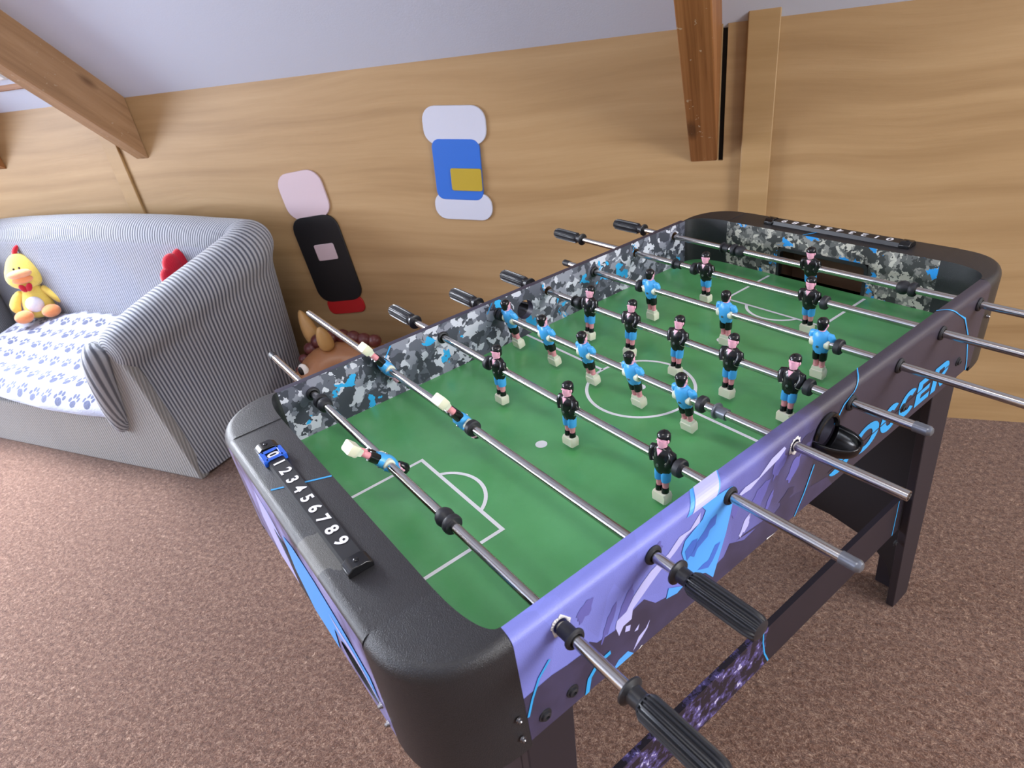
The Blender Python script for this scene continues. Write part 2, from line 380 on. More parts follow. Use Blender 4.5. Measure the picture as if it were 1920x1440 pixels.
# roof windows in the back slope: one at the left edge of the view, one beyond the right beam
M['glow'] = NT('bright_sky_pane').p(color=srgb(235, 240, 250), rough=0.3, ecol=(0.80, 0.88, 1.0, 1), estr=1.0).m
def roof_window(name, x, w, up0, up1):
    bm = B(); f = 0.06
    for a in ((up0, up0 + f, 0, w), (up1 - f, up1, 0, w), (up0, up1, 0, f), (up0, up1, w - f, w)): box(bm, a[0], a[1], a[2], a[3], 0.0, 0.035)
    o = build(name, bm, M['frame'], bevel=0.012, segs=3); o.matrix_world = pitch_mat(x, 0.0); struct(o)
    bm = B(); box(bm, up0 + f * 0.6, up1 - f * 0.6, f * 0.6, w - f * 0.6, 0.006, 0.012); build('pane', bm, M['glow'], o, smooth=0)
roof_window('window_3', -2.63, 1.0, 0.18, 1.5); roof_window('window_4', 3.0, 1.2, 0.5, 1.9)

# ------------------------------------------------------------------ painted wooden wall cut-outs (plain shapes)
def rrect(x0, x1, z0, z1, r, n=6):
    P = []
    for cx, cz, a0 in ((x1 - r, z1 - r, 0), (x0 + r, z1 - r, 90), (x0 + r, z0 + r, 180), (x1 - r, z0 + r, 270)):
        P += [(cx + r * cos(rad(a0 + 90 * k / n)), cz + r * sin(rad(a0 + 90 * k / n))) for k in range(n + 1)]
    return P
def oval(cx, cz, rx, rz, n=28): return [(cx + rx * cos(2 * pi * k / n), cz + rz * sin(2 * pi * k / n)) for k in range(n)]
def cutout(name, label, loc, pieces, tilt=0.0):
    r = new(name); r.location = loc; r.rotation_euler = (0, tilt, 0); tag(r, label, 'wall decoration')
    for nm, poly, d0, d1, m in pieces:
        bm = B(); prism(bm, poly, -d1, -d0, 'y'); build(nm, bm, M[m], r, bevel=0.0015)
cutout('wall_plaque', 'blue and white painted wooden plaque with mustard square, higher on the wall', (-0.86, 0.0, 0.75), [
    ('lower_panel', rrect(-0.10, 0.13, 0.0, 0.10, 0.045), 0.0, 0.008, 'paint_white'),
    ('middle_panel', rrect(-0.085, 0.10, 0.075, 0.29, 0.03), 0.001, 0.009, 'paint_blue'),
    ('upper_panel', rrect(-0.11, 0.13, 0.27, 0.40, 0.05), 0.0, 0.008, 'paint_white'),
    ('square_panel', rrect(-0.02, 0.10, 0.11, 0.19, 0.008), 0.009, 0.014, 'paint_mustard')], rad(4))
cutout('wall_plaque', 'tall black painted wooden plaque with pink top and red foot beside the sofa', (-1.475, 0.0, 0.345), [
    ('lower_panel', rrect(-0.10, 0.09, 0.0, 0.075, 0.03), 0.0, 0.008, 'paint_red'),
    ('middle_panel', rrect(-0.125, 0.105, 0.06, 0.44, 0.06), 0.001, 0.009, 'paint_black'),
    ('upper_panel', rrect(-0.115, 0.10, 0.43, 0.62, 0.06), 0.0, 0.008, 'paint_pink'),
    ('square_panel', rrect(-0.05, 0.05, 0.25, 0.32, 0.008), 0.009, 0.012, 'paint_pink')], rad(-6))

# ------------------------------------------------------------------ football table
TB = new('football_table'); TB.location = (0, -1.752, 0); TB.rotation_euler = (0, 0, rad(56))
tag(TB, 'black and lavender football table with eight steel rods of blue and black players', 'football table')
RZ0 = 0.845; FZ = 0.763; TOP = 0.875; BOT = 0.697
XM, YC = 0.5046, 0.355
S = 0.145
# playfield
bm = B(); box(bm, -0.09, 1.112, 0.018, 0.707, FZ - 0.008, FZ)
e = FZ + 0.0004
def strip(bm, pts, w, z, mat=1, closed=False):
    n = len(pts)
    for i in range(n if closed else n - 1):
        a = Vector(pts[i]); b = Vector(pts[(i + 1) % n]); d = (b - a).normalized(); q = Vector((-d.y, d.x)) * w / 2
        face(bm, [(p.x, p.y, z) for p in (a - q, b - q, b + q, a + q)], mat)
def ring(cx, cy, r, a0, a1, n): return [(cx + r * cos(rad(a0 + (a1 - a0) * k / n)), cy + r * sin(rad(a0 + (a1 - a0) * k / n))) for k in range(n + 1)]
LWD = 0.0062
def arcband(bm, cx, cy, r, a0, a1, n, z):
    for k in range(n):
        A = [rad(a0 + (a1 - a0) * q / n) for q in (k, k + 1)]
        face(bm, [(cx + rr * cos(t_), cy + rr * sin(t_), z) for rr, t_ in ((r - LWD / 2, A[0]), (r + LWD / 2, A[0]), (r + LWD / 2, A[1]), (r - LWD / 2, A[1]))], 1)
arcband(bm, XM, YC, 0.102, 0, 360, 72, e)
strip(bm, [(XM, 0.02), (XM, YC - 0.102)], LWD, e); strip(bm, [(XM, YC + 0.102), (XM, 0.705)], LWD, e)
for sg in (-1, 1):
    bx = XM + sg * 0.4199; ex = XM + sg * 0.59
    strip(bm, [(ex, YC - 0.1183), (bx + sg * LWD / 2, YC - 0.1183)], LWD, e); strip(bm, [(ex, YC + 0.1183), (bx + sg * LWD / 2, YC + 0.1183)], LWD, e)
    strip(bm, [(bx, YC - 0.1183 - LWD / 2), (bx, YC + 0.1183 + LWD / 2)], LWD, e + 0.0001)
    cx = bx + sg * 0.0314
    arcband(bm, cx, YC, 0.0697, 180 + 60 if sg > 0 else 60, 180 - 60 if sg > 0 else -60, 24, e + 0.0002) if False else arcband(bm, bx + sg * 0.0314, YC, 0.0697, (117 if sg > 0 else -63), (243 if sg > 0 else 63), 24, e + 0.0002)
    face(bm, [(XM + sg * 0.247 + 0.0105 * cos(a), YC + 0.0105 * sin(a), e) for a in [2 * pi * k / 24 for k in range(24)]], 1)
face(bm, [(XM + 0.0105 * cos(a), YC + 0.0105 * sin(a), e + 0.0002) for a in [2 * pi * k / 24 for k in range(24)]], 1)
build('playfield', bm, [M['pitch'], M['white']], TB, smooth=0, recalc=False)

# rails lofted along an outer / inner plan path, outer top edge rounded
def rail(path_o, path_i, zt, zb, r, n=5):
    rings = []
    for k in range(len(path_o)):
        o = Vector(path_o[k]); i = Vector(path_i[k]); d = (i - o).normalized()
        pr = [(o, zb)]
        for q in range(n + 1):
            a = pi / 2 * q / n; p = o + d * (r * (1 - cos(a))); pr.append((p, zt - r + r * sin(a)))
        pr += [(i, zt), (i, zb)]
        rings.append([(p.x, p.y, z) for p, z in pr])
    return rings
def lin(a, b, n): return [(a[0] + (b[0] - a[0]) * k / n, a[1] + (b[1] - a[1]) * k / n) for k in range(n + 1)]
W = 0.722; XE0, XE1 = -0.178, 1.2; XI0, XI1 = -0.085, 1.108; XS0, XS1 = -0.06, 1.056
bm = B(); loft(bm, rail(lin((XS0, 0.0), (XS1, 0.0), 1), lin((XS0, 0.02), (XS1, 0.02), 1), TOP, BOT, 0.013))
for f in bm.faces:
    c = f.calc_center_median(); f.material_index = 1 if (c.y > 0.019) else 0
front = build('side_panel', bm, [M['print'], M['camo'], M['print_low'], M['cyan'], M['cloth_blue'], M['lav'], M['deep_blue'], M['chip'], M['slit'], M['print_shade']], TB, smooth=35)
bm = B(); loft(bm, rail(lin((XS0, W), (XS1, W), 1), lin((XS0, 0.705), (XS1, 0.705), 1), TOP, BOT, 0.004))
for f in bm.faces:
    c = f.calc_center_median(); f.material_index = 1 if (c.y < 0.7055) else 0
back = build('side_panel', bm, [M['panel_dark'], M['camo'], M['cyan']], TB, smooth=35)
HB = (0.509, 0.826)
def cyl_y(x, z, r, y0, y1, seg=20):
    c = B(); lathe(c, [(r, 0), (r, y1 - y0)], (x, y0, z), (0, 1, 0), seg); return c
cut(front, [cyl_y(S * i, RZ0, 0.0095, -0.05, 0.06) for i in range(8)] + [cyl_y(HB[0] + 0.006, HB[1], 0.022, -0.05, 0.06, 28)])
cut(back, [cyl_y(S * i, RZ0 + (0.002 if i in (4, 6, 7) else 0), 0.0105 if i in (4, 6, 7) else 0.0095, 0.65, 0.78) for i in range(8)] + [cyl_y(HB[0], HB[1], 0.0225, 0.65, 0.78, 28)])

# print on the front panel: outlines measured on the panel face (x along, z up)
def front_print(bm):
    def F(pts, mat, lift): face(bm, [(x, -0.0003 * lift, z) for x, z in pts], mat)
    ART(F, lambda p, m: face(bm, p, m))
    rr = random.Random(11)
    for x, z, w_, h_, mt in ((0.035, 0.838, 0.012, 0.03, 9), (0.10, 0.80, 0.01, 0.05, 9), (0.07, 0.79, 0.006, 0.055, 9), (0.15, 0.845, 0.012, 0.025, 9), (0.31, 0.82, 0.014, 0.045, 9), (0.36, 0.80, 0.02, 0.05, 9), (0.40, 0.83, 0.015, 0.04, 9),
                             (0.44, 0.80, 0.014, 0.05, 9), (0.33, 0.765, 0.01, 0.03, 5), (0.385, 0.775, 0.006, 0.03, 9), (0.47, 0.838, 0.02, 0.02, 2), (0.43, 0.755, 0.02, 0.025, 2)):
        P_ = []
        for k in range(18):
            a = 2 * pi * k / 18; q_ = rr.uniform(0.65, 1.15); dz = h_ * 0.5 * q_ * sin(a)
            P_.append((x + w_ * q_ * cos(a) + dz * 0.45, min(z + dz, 0.8615)))
        F(P_, mt, 1.5)
    # the big word in wide heavy capitals
    def put(poly, x0, w, mat=3, k=3): F([(x0 + a * w, 0.7125 + b * 0.0535) for a, b in poly], mat, k)
    def sec(cx, cy, ro, ri, a0, a1, n=20):
        A = [rad(a0 + (a1 - a0) * q / n) for q in range(n + 1)]
        return [((cx + ro[0] * cos(a), cy + ro[1] * sin(a)), (cx + ri[0] * cos(a), cy + ri[1] * sin(a))) for a in A]
    def band(sc, x0, w):
        for (o1, i1), (o2, i2) in zip(sc, sc[1:]): put([o1, o2, i2, i1], x0, w)
    band(sec(0.5, 0.70, (0.48, 0.30), (0.16, 0.12), 15, 255), 0.546, 0.062); band(sec(0.5, 0.30, (0.48, 0.30), (0.16, 0.12), 105, -165), 0.546, 0.062)
    band(sec(0.5, 0.5, (0.5, 0.5), (0.25, 0.30), 0, 360, 36), 0.612, 0.083)
    for x0 in (0.700, 0.762): band(sec(0.55, 0.5, (0.54, 0.5), (0.22, 0.28), 42, 318, 28), x0, 0.058)
    for pl in ([(0, 0), (0.34, 0), (0.34, 1), (0, 1)], [(0.34, 0), (1, 0), (1, 0.22), (0.34, 0.22)], [(0.34, 0.39), (0.92, 0.39), (0.92, 0.61), (0.34, 0.61)], [(0.34, 0.78), (1, 0.78), (1, 1), (0.34, 1)]): put(pl, 0.824, 0.053)
    for pl in ([(0, 0), (0.32, 0), (0.32, 1), (0, 1)], [(0.32, 0.80), (0.6, 0.80), (0.6, 1), (0.32, 1)], [(0.32, 0.38), (0.6, 0.38), (0.6, 0.58), (0.32, 0.58)], [(0.36, 0.38), (0.66, 0.38), (1.0, 0), (0.64, 0)]): put(pl, 0.884, 0.06)
    band(sec(0.6, 0.69, (0.38, 0.31), (0.08, 0.11), -90, 90, 14), 0.884, 0.06)
    F([(0.545, 0.7295), (0.95, 0.7475), (0.95, 0.7500), (0.545, 0.7320)], 8, 4)
def L(pts, w):
    """open poly-line widened into a band"""
    a = [Vector(p) for p in pts]; lo, hi = [], []
    for i, p in enumerate(a):
        d = (a[min(i + 1, len(a) - 1)] - a[max(i - 1, 0)]).normalized(); q = Vector((-d.y, d.x)) * w / 2
        lo.append(tuple(p - q)); hi.append(tuple(p + q))
    return lo + hi[::-1]
#ART_BEGIN
def ART(F, RAW):
    for m, k, p, w in (
        (2, 1, [(-0.06, 0.6972), (-0.06, 0.735), (-0.06, 0.776), (-0.039, 0.777), (-0.02, 0.778), (0.002, 0.774), (0.018, 0.773), (0.03, 0.772), (0.038, 0.783), (0.049, 0.771), (0.078, 0.767), (0.097, 0.774), (0.116, 0.778), (0.129, 0.78), (0.149, 0.757), (0.169, 0.751), (0.191, 0.747), (0.266, 0.734), (0.286, 0.737), (0.297, 0.754), (0.331, 0.737), (0.357, 0.741), (0.374, 0.739), (0.312, 0.749), (0.332, 0.749), (0.374, 0.744), (0.404, 0.741), (0.425, 0.748), (0.457, 0.743), (0.492, 0.734), (0.543, 0.724), (0.5630000000000001, 0.6972)], None),
        (4, 3, [(0.221, 0.889), (0.245, 0.873), (0.274, 0.861), (0.295, 0.858), (0.299, 0.841), (0.295, 0.816), (0.286, 0.78), (0.275, 0.749), (0.263, 0.715), (0.246, 0.737), (0.225, 0.749), (0.207, 0.776), (0.197, 0.809), (0.203, 0.826), (0.219, 0.833), (0.236, 0.84), (0.242, 0.851), (0.234, 0.863), (0.224, 0.863), (0.215, 0.868)], None),
        (4, 3, [(0.173, 0.765), (0.201, 0.747), (0.189, 0.743), (0.168, 0.749)], None),
        (6, 4, [(0.252, 0.829), (0.265, 0.831), (0.262, 0.814), (0.251, 0.812), (0.247, 0.803), (0.227, 0.796), (0.221, 0.785), (0.214, 0.792), (0.227, 0.809), (0.241, 0.818)], None),
        (6, 4, [(0.203, 0.808), (0.217, 0.817), (0.227, 0.814), (0.224, 0.799), (0.212, 0.792), (0.207, 0.789)], None),
        (6, 4, [(0.251, 0.757), (0.264, 0.776), (0.275, 0.774), (0.269, 0.763), (0.26, 0.75), (0.251, 0.743), (0.229, 0.755), (0.24, 0.758)], None),
        (5, 4, [(0.218, 0.897), (0.234, 0.899), (0.258, 0.891), (0.274, 0.876), (0.276, 0.866), (0.259, 0.869), (0.242, 0.877), (0.224, 0.888)], None),
        (6, 5, [(0.231, 0.895), (0.244, 0.89), (0.255, 0.88), (0.25, 0.877), (0.238, 0.885)], None),
        (5, 2, [(0.232, 0.854), (0.213, 0.838), (0.193, 0.84), (0.173, 0.826), (0.161, 0.824), (0.142, 0.82), (0.126, 0.811), (0.11, 0.799), (0.098, 0.784), (0.082, 0.781), (0.079, 0.771), (0.084, 0.752), (0.092, 0.763), (0.106, 0.764), (0.109, 0.78), (0.125, 0.789), (0.141, 0.799), (0.16, 0.809), (0.186, 0.82), (0.206, 0.833), (0.231, 0.837)], None),
        (5, 2, [(0.305, 0.831), (0.323, 0.838), (0.354, 0.837), (0.38, 0.853), (0.408, 0.858), (0.413, 0.852), (0.398, 0.843), (0.374, 0.838), (0.355, 0.834), (0.336, 0.827), (0.313, 0.829)], None),
        (5, 2, [(0.096, 0.759), (0.104, 0.755), (0.102, 0.746), (0.094, 0.75)], None),
        (5, 2, [(0.113, 0.74), (0.119, 0.744), (0.116, 0.735), (0.11, 0.737)], None),
        (5, 2, [(0.106, 0.703), (0.117, 0.721), (0.13, 0.726), (0.138, 0.736), (0.133, 0.724), (0.123, 0.715)], None),
        (4, 2, [(0.071, 0.7), (0.081, 0.709), (0.097, 0.711), (0.107, 0.698), (0.088, 0.695), (0.074, 0.693)], None),
        (5, 3, [(0.076, 0.693), (0.093, 0.694), (0.111, 0.693), (0.106, 0.691), (0.08, 0.69)], None),
        (3, 4, [(-0.02, 0.807), (-0.037, 0.791), (-0.05, 0.766), (-0.059, 0.742)], 0.0035),
        (3, 4, [(0.068, 0.737), (0.047, 0.735), (0.032, 0.721), (0.026, 0.693)], 0.007),
        (3, 4, [(0.58, 0.9), (0.588, 0.88), (0.581, 0.863), (0.559, 0.852), (0.55, 0.84), (0.538, 0.827)], 0.0035),
        (3, 4, [(0.496, 0.776), (0.478, 0.732), (0.458, 0.691)], 0.0035),
        (3, 4, [(0.921, 0.869), (0.962, 0.837), (0.997, 0.791), (1.028, 0.724), (1.036, 0.686)], 0.0035),
        (7, 3, [(0.329, 0.693), (0.345, 0.695)], 0.003),
        (7, 3, [(0.388, 0.699), (0.409, 0.691)], 0.003),
        (7, 3, [(0.297, 0.692), (0.315, 0.689)], 0.003),
        (7, 3, [(0.149, 0.694), (0.159, 0.691)], 0.003),
        (7, 3, [(0.117, 0.692), (0.122, 0.7)], 0.003),
        (7, 3, [(0.602, 0.696), (0.629, 0.695)], 0.003),
        (7, 3, [(0.297, 0.692), (0.315, 0.693)], 0.003),
        (7, 3, [(0.395, 0.692), (0.411, 0.69)], 0.003),
        (7, 3, [(0.549, 0.688), (0.574, 0.688)], 0.003),
    ):
        F([(x, min(max(z, 0.6972), 0.8622)) for x, z in (L(p, w) if w else p)], m, k)
    def wrap(m, xa, xb, ya, yb, k):
        """carry a printed shape over the rounded top edge: (xa,xb) at the flat face to (ya,yb) at the inner edge"""
        n = 9
        for q in range(n):
            R = []
            for t_ in (q / n, (q + 1) / n):
                s_ = t_ * 0.0274
                if s_ < 0.0204: a = s_ / 0.013; y, z = 0.013 * (1 - cos(a)), 0.862 + 0.013 * sin(a); ny, nz = -cos(a), sin(a)
                else: y, z, ny, nz = 0.013 + s_ - 0.0204, 0.875, 0, 1
                l_ = 0.0003 * k
                R.append(((xa + (ya - xa) * t_, y + ny * l_, z + nz * l_), (xb + (yb - xb) * t_, y + ny * l_, z + nz * l_)))
            RAW([R[0][0], R[0][1], R[1][1], R[1][0]], m)
    wrap(4, 0.206, 0.266, 0.236, 0.290, 2); wrap(5, 0.216, 0.262, 0.243, 0.288, 4)
    wrap(3, 0.5805, 0.584, 0.626, 0.6295, 4); wrap(3, 0.9195, 0.923, 0.882, 0.8855, 4)
#ART_END
append_faces(front, front_print)
def back_print(bm):
    for x in (0.155, 0.405): 
        face(bm, [(x, 0.7046, TOP - 0.022), (x + 0.003, 0.7046, TOP - 0.022), (x + 0.02, 0.7046, TOP - 0.001), (x + 0.016, 0.7046, TOP - 0.001)], 2)
append_faces(back, back_print)

# end rails (with goal mouth openings) and rounded corners
def end_panel(sg):
    xo, xi = (XE0, XI0) if sg < 0 else (XE1, XI1)
    bm = B(); y0, y1 = 0.11, W - 0.11
    loft(bm, rail(lin((xo, y0), (xo, y1), 1), lin((xi, y0), (xi, y1), 1), TOP, BOT, 0.013))
    o = build('end_panel', bm, [M['rail'], M['camo_warm'], M['end_print'], M['rawwood'], M['cyan'], M['cloth_blue'], M['lav'], M['board']], TB, smooth=35)
    for p in o.data.polygons:
        c = p.center
        if abs(c.x - xi) < 0.001: p.material_index = 1
        elif abs(c.x - xo) < 0.001: p.material_index = 2
    c1 = B(); x_a, x_b = sorted((xi - sg * 0.02, xi + sg * 0.072)); box(c1, x_a, x_b, YC - 0.109, YC + 0.109, FZ - 0.045, FZ + 0.073)
    c2 = B(); lathe(c2, [(1, 0), (1, 0.075)], (0, 0, 0), (1, 0, 0), 32)
    for v_ in c2.verts: v_.co = Vector((xo - 0.05 * 1 + v_.co.x, 0.19 + v_.co.y * 0.055 if sg < 0 else YC + v_.co.y * 0.055, 0.735 + v_.co.z * 0.024))
    cut(o, [c1, c2] if sg < 0 else [c1])
    for p in o.data.polygons:
        a, b = sorted((xi, xo))
        if a + 0.002 < p.center.x < b - 0.001 and p.center.z < TOP - 0.02 and p.center.z > BOT + 0.001: p.material_index = 7 if p.center.y < 0.245 and sg < 0 else 3
    return o
en = end_panel(-1); ef = end_panel(1)
def near_print(bm):
    x = XE0 - 0.0004
    def F(p, m, k=1): face(bm, [(XE0 - 0.0004 * k, y, z) for y, z in p], m)
    F([(0.50, 0.845), (0.44, 0.83), (0.40, 0.79), (0.39, 0.74), (0.42, 0.70), (0.51, 0.70), (0.53, 0.77)], 6)
    F([(0.45, 0.80), (0.40, 0.80), (0.36, 0.76), (0.34, 0.70), (0.42, 0.70), (0.43, 0.75)], 7, 2)
    F([(0.38, 0.835), (0.33, 0.848), (0.26, 0.842), (0.20, 0.825), (0.13, 0.79), (0.125, 0.75), (0.19, 0.775), (0.25, 0.76), (0.27, 0.70), (0.36, 0.70), (0.39, 0.76)], 5, 3)
    F([(0.24, 0.80), (0.17, 0.79), (0.13, 0.76), (0.125, 0.745), (0.16, 0.768), (0.22, 0.78)], 6, 4)
    # cyan line running over the top edge and down
    z = TOP + 0.0004
    strip(bm, [(-0.164, 0.432), (XI0 - 0.001, 0.396)], 0.0035, z, 4)
    F(L([(0.434, 0.862), (0.430, 0.84), (0.42, 0.80), (0.408, 0.76)], 0.0022), 4, 5)
append_faces(en, near_print)
def far_print(bm): strip(bm, [(XI1 + 0.001, 0.405), (XI1 + 0.06, 0.372)], 0.0035, TOP + 0.0004, 4)
append_faces(ef, far_print)
# goal mouth frame + pocket
for sg in (-1, 1):
    xi = XI0 if sg < 0 else XI1
    bm = B(); d0, d1 = sorted((xi - sg * 0.002, xi + sg * 0.012))
    y0, y1, zt = YC - 0.109, YC + 0.109, FZ + 0.073
    outer = rrect(y0, y1, FZ - 0.03, zt, 0.012, 4); inner = rrect(y0 + 0.007, y1 - 0.007, FZ - 0.02, zt - 0.008, 0.008, 4)
    R = []
    for x, pl in ((d0, outer), (d1, outer), (d1, inner), (d0, inner)): R.append([bm.verts.new((x, y, max(z, FZ + 0.0005))) for y, z in pl])
    n = len(outer)
    for a_ in range(4):
        for j in range(n):
            q = (R[a_][j], R[a_][(j + 1) % n], R[(a_ + 1) % 4][(j + 1) % n], R[(a_ + 1) % 4][j])
            bm.faces.new(q)
    build('goal_frame', bm, M['black'], TB, smooth=35)
    bm = B(); x0, x1 = sorted((xi + sg * 0.001, xi + sg * 0.070)); box(bm, x0, x1, y0 + 0.001, y1 - 0.001, FZ - 0.044, FZ - 0.035)
    build('ball_tray', bm, M['rawwood'], TB, smooth=0)

def corner(cx, cy, sx, sy):
    """cx,cy: centre of the outer arc; sx,sy: which way the corner points"""
    n = 14; po, pi_ = [], []
    rx = abs((XE0 if sx < 0 else XE1) - cx); ry = abs((0 if sy < 0 else W) - cy)
    xi = XI0 if sx < 0 else XI1; yi = 0.02 if sy < 0 else 0.705
    for k in range(n + 1):
        a = pi / 2 * k / n
        e_ = 0.82
        ca, sa = cos(a) ** e_, sin(a) ** e_
        po.append((cx + sx * rx * sa, cy + sy * ry * ca))
        pi_.append((cx + (xi - cx) * sin(a) ** 0.9, cy + (yi - cy) * (1 - (1 - cos(a)) ** 1.0)))
    bm = B(); loft(bm, rail(po, pi_, TOP + 0.001, BOT - 0.012, 0.018, 6))
    o = build('corner_cap', bm, M['black'], TB, smooth=40)
    return o
for sx in (-1, 1):
    for sy in (-1, 1):
        corner(XS0 if sx < 0 else XS1, 0.11 if sy < 0 else W - 0.11, sx, sy)

# bolts and screws
def bolts(pts, r, name):
    for x, y, z, ax in pts:
        bm = B(); lathe(bm, [(r * 1.15, 0), (r * 1.1, 0.0018), (r * 0.8, 0.002), (r * 0.75, 0.0045), (r * 0.35, 0.0055), (r * 0.3, 0.003)], (x, y, z), ax, 16)
        build(name, bm, M['rubber'] if r > 0.006 else M['screw'], TB)
fr = (0, -1, 0)
bolts([(-0.037, 0, 0.722, fr), (0.005, 0, 0.724, fr), (0.775, 0, 0.738, fr), (0.985, 0, 0.738, fr)], 0.008, 'bolt')
bolts([(-0.072, -0.0015, 0.752, fr), (-0.072, -0.0015, 0.716, fr), (1.07, -0.0015, 0.80, fr), (1.07, -0.0015, 0.745, fr), (XE0 - 0.0015, 0.118, 0.716, (-1, 0, 0)), (XE0 - 0.0015, 0.118, 0.752, (-1, 0, 0))], 0.0035, 'screw')

# legs, end boards and stretchers
def leg(sg, sy):
    if sg > 0: fa, fb = [(0.94, 0.70), (1.04, 0.70), (1.10, 0.0), (1.028, 0.0)], [(1.022, 0.70), (1.04, 0.70), (1.10, 0.0), (1.082, 0.0)]
    else: fa, fb = [(0.014, 0.70), (-0.06, 0.70), (-0.09, 0.0), (-0.018, 0.0)], [(-0.042, 0.70), (-0.06, 0.70), (-0.09, 0.0), (-0.072, 0.0)]
    q = lambda a: a
    yy = (lambda a: a) if sy < 0 else (lambda a: W - a)
    bm = B()
    for prof, ya, yb in ((fa, 0.012, 0.03), (fb, 0.03, 0.085)):
        loft(bm, [[(q(x), yy(ya), z) for x, z in prof], [(q(x), yy(yb), z) for x, z in prof]])
    return build('leg', bm, M['leg'], TB, bevel=0.002)
for sg in (-1, 1):
    for sy in (-1, 1): leg(sg, sy)
    def q(a): return a if sg > 0 else 0.98 - a
    bm = B(); pts = [(0.032, 0.69), (W - 0.032, 0.69), (W - 0.032, 0.06), (W - 0.05, 0.12), (W - 0.1, 0.17), (W - 0.2, 0.19), (0.2, 0.19), (0.1, 0.17), (0.05, 0.12), (0.032, 0.06)]
    xs = lambda z, o: q(1.02 + o + (0.69 - z) * 0.055)
    loft(bm, [[(xs(z, o), y, z) for y, z in pts] for o in (-0.02, -0.004)])
    build('end_board', bm, M['board'], TB, bevel=0.0015)
for y0, y1 in ((0.03, 0.041), (W - 0.041, W - 0.03)):
    bm = B(); loft(bm, [[(-0.02, y, 0.391), (0.978, y, 0.391), (0.988, y, 0.282), (-0.03, y, 0.282)] for y in (y0, y1)])
    if y0 < 0.1:
        for ln, w_ in (([(0.464, 0.390), (0.466, 0.36), (0.475, 0.32), (0.491, 0.284)], 0.004), ([(0.955, 0.39), (0.958, 0.34), (0.960, 0.283)], 0.003)):
            face(bm, [(x, y0 - 0.0005, z) for x, z in L(ln, w_)], 1)
    build('stretcher', bm, [M['stretcher'], M['cyan']], TB, smooth=0, recalc=True)
bolts([(0.985, 0.029, 0.245, fr), (-0.02, 0.029, 0.245, fr)], 0.007, 'bolt')

# score counters on the end rails
def scorer(sg):
    bm = B(); n0, n1 = 0.205, 0.535
    xc = -0.134 if sg < 0 else 1.152
    x0, x1 = xc - 0.0135, xc + 0.0135
    if sg > 0: n0, n1 = 0.195, 0.515
    zt = TOP + 0.0085
    F0, F1 = (n1 - 0.032, n0 + 0.046) if sg < 0 else (n0 + 0.036, n1 - 0.036)
    prism(bm, [(x0, TOP), (x1, TOP), (x1 - 0.002, zt), (x0 + 0.002, zt)], n0, n1, 'y')
    for k in range(10):
        y = F0 + (F1 - F0) * k / 9
        right = Vector((0, -1, 0)) if sg < 0 else Vector((0, 1, 0)); up = Vector((1, 0, 0)) if sg < 0 else Vector((-1, 0, 0))
        o = Vector((xc, y, zt + 0.0006)) - up * 0.0075
        m = Matrix((right, up, Vector((0, 0, 1)))).transposed().to_4x4(); m.translation = o
        if k == 9:   # the nine is the six turned half round
            m2 = m @ Matrix.Translation((0, 0.0166, 0)) @ Matrix.Rotation(pi, 4, 'Z'); text_faces(bm, '6', 0.0235, m2, 1, bold=0.03, sx=1.15)
        else: text_faces(bm, str(k), 0.0235, m, 1, bold=0.03, sx=1.15)
    bar = build('score_counter', bm, [M['black_satin'], M['white']], TB, smooth=0, recalc=False)
    for y in (n0, n1):
        bm = B(); d = 0.011
        prism(bm, [(x0 - 0.003, TOP), (x1 + 0.003, TOP), (x1 + 0.003, zt - 0.002), (x1 - 0.005, zt + 0.0035), (x0 + 0.005, zt + 0.0035), (x0 - 0.003, zt - 0.002)], y - d, y + d, 'y')
        lathe(bm, [(0.004, 0), (0.003, 0.002)], (xc, y, zt + 0.003), (0, 0, 1), 10, 0)
        build('end_block', bm, M['black_gloss'], bar, bevel=0.0012)
    if sg < 0:
        bm = B(); ya, yb = n1 - 0.046, n1 - 0.017
        for q in ((x0 - 0.004, x0 + 0.004), (x1 - 0.004, x1 + 0.004)): box(bm, q[0], q[1], ya, yb, TOP + 0.0005, zt + 0.003)
        for q in ((ya, ya + 0.006), (yb - 0.006, yb)): box(bm, x0, x1, q[0], q[1], zt + 0.0005, zt + 0.003)
        s_ = build('slider', bm, M['slider'], bar, bevel=0.001); s_['label'] = 'blue slider frame'
scorer(-1); scorer(1)

# ball cup on the front panel, cup behind the back hole
def ball_cup(x, z, ydir, y):
    bm = B(); n, mm = 16, 10; R = []
    for i in range(mm + 1):
        b = pi / 2 * i / mm
        R.append([(x + 0.031 * cos(pi + pi * k / n) * (cos(b) ** 0.8 if i else 1), y + ydir * 0.052 * sin(b), z - 0.002 + 0.03 * sin(pi + pi * k / n) * max(cos(b), 0.0) ** 0.6) for k in range(n + 1)])
    loft(bm, R, closed=False, caps=False)
    tp = [(x + 0.0275 * cos(a), y + ydir * 0.003, z + 0.0285 * sin(a)) for a in [pi * k / 16 for k in range(17)]]
    o = build('ball_cup', bm, M['black_gloss'], TB, solid=0.003, smooth=60)
    bm = B(); tube(bm, tp, 0.004, 8); build('rim', bm, M['black_gloss'], o)
ball_cup(HB[0] + 0.006, HB[1], -1, 0.0); ball_cup(HB[0], HB[1], 1, W)

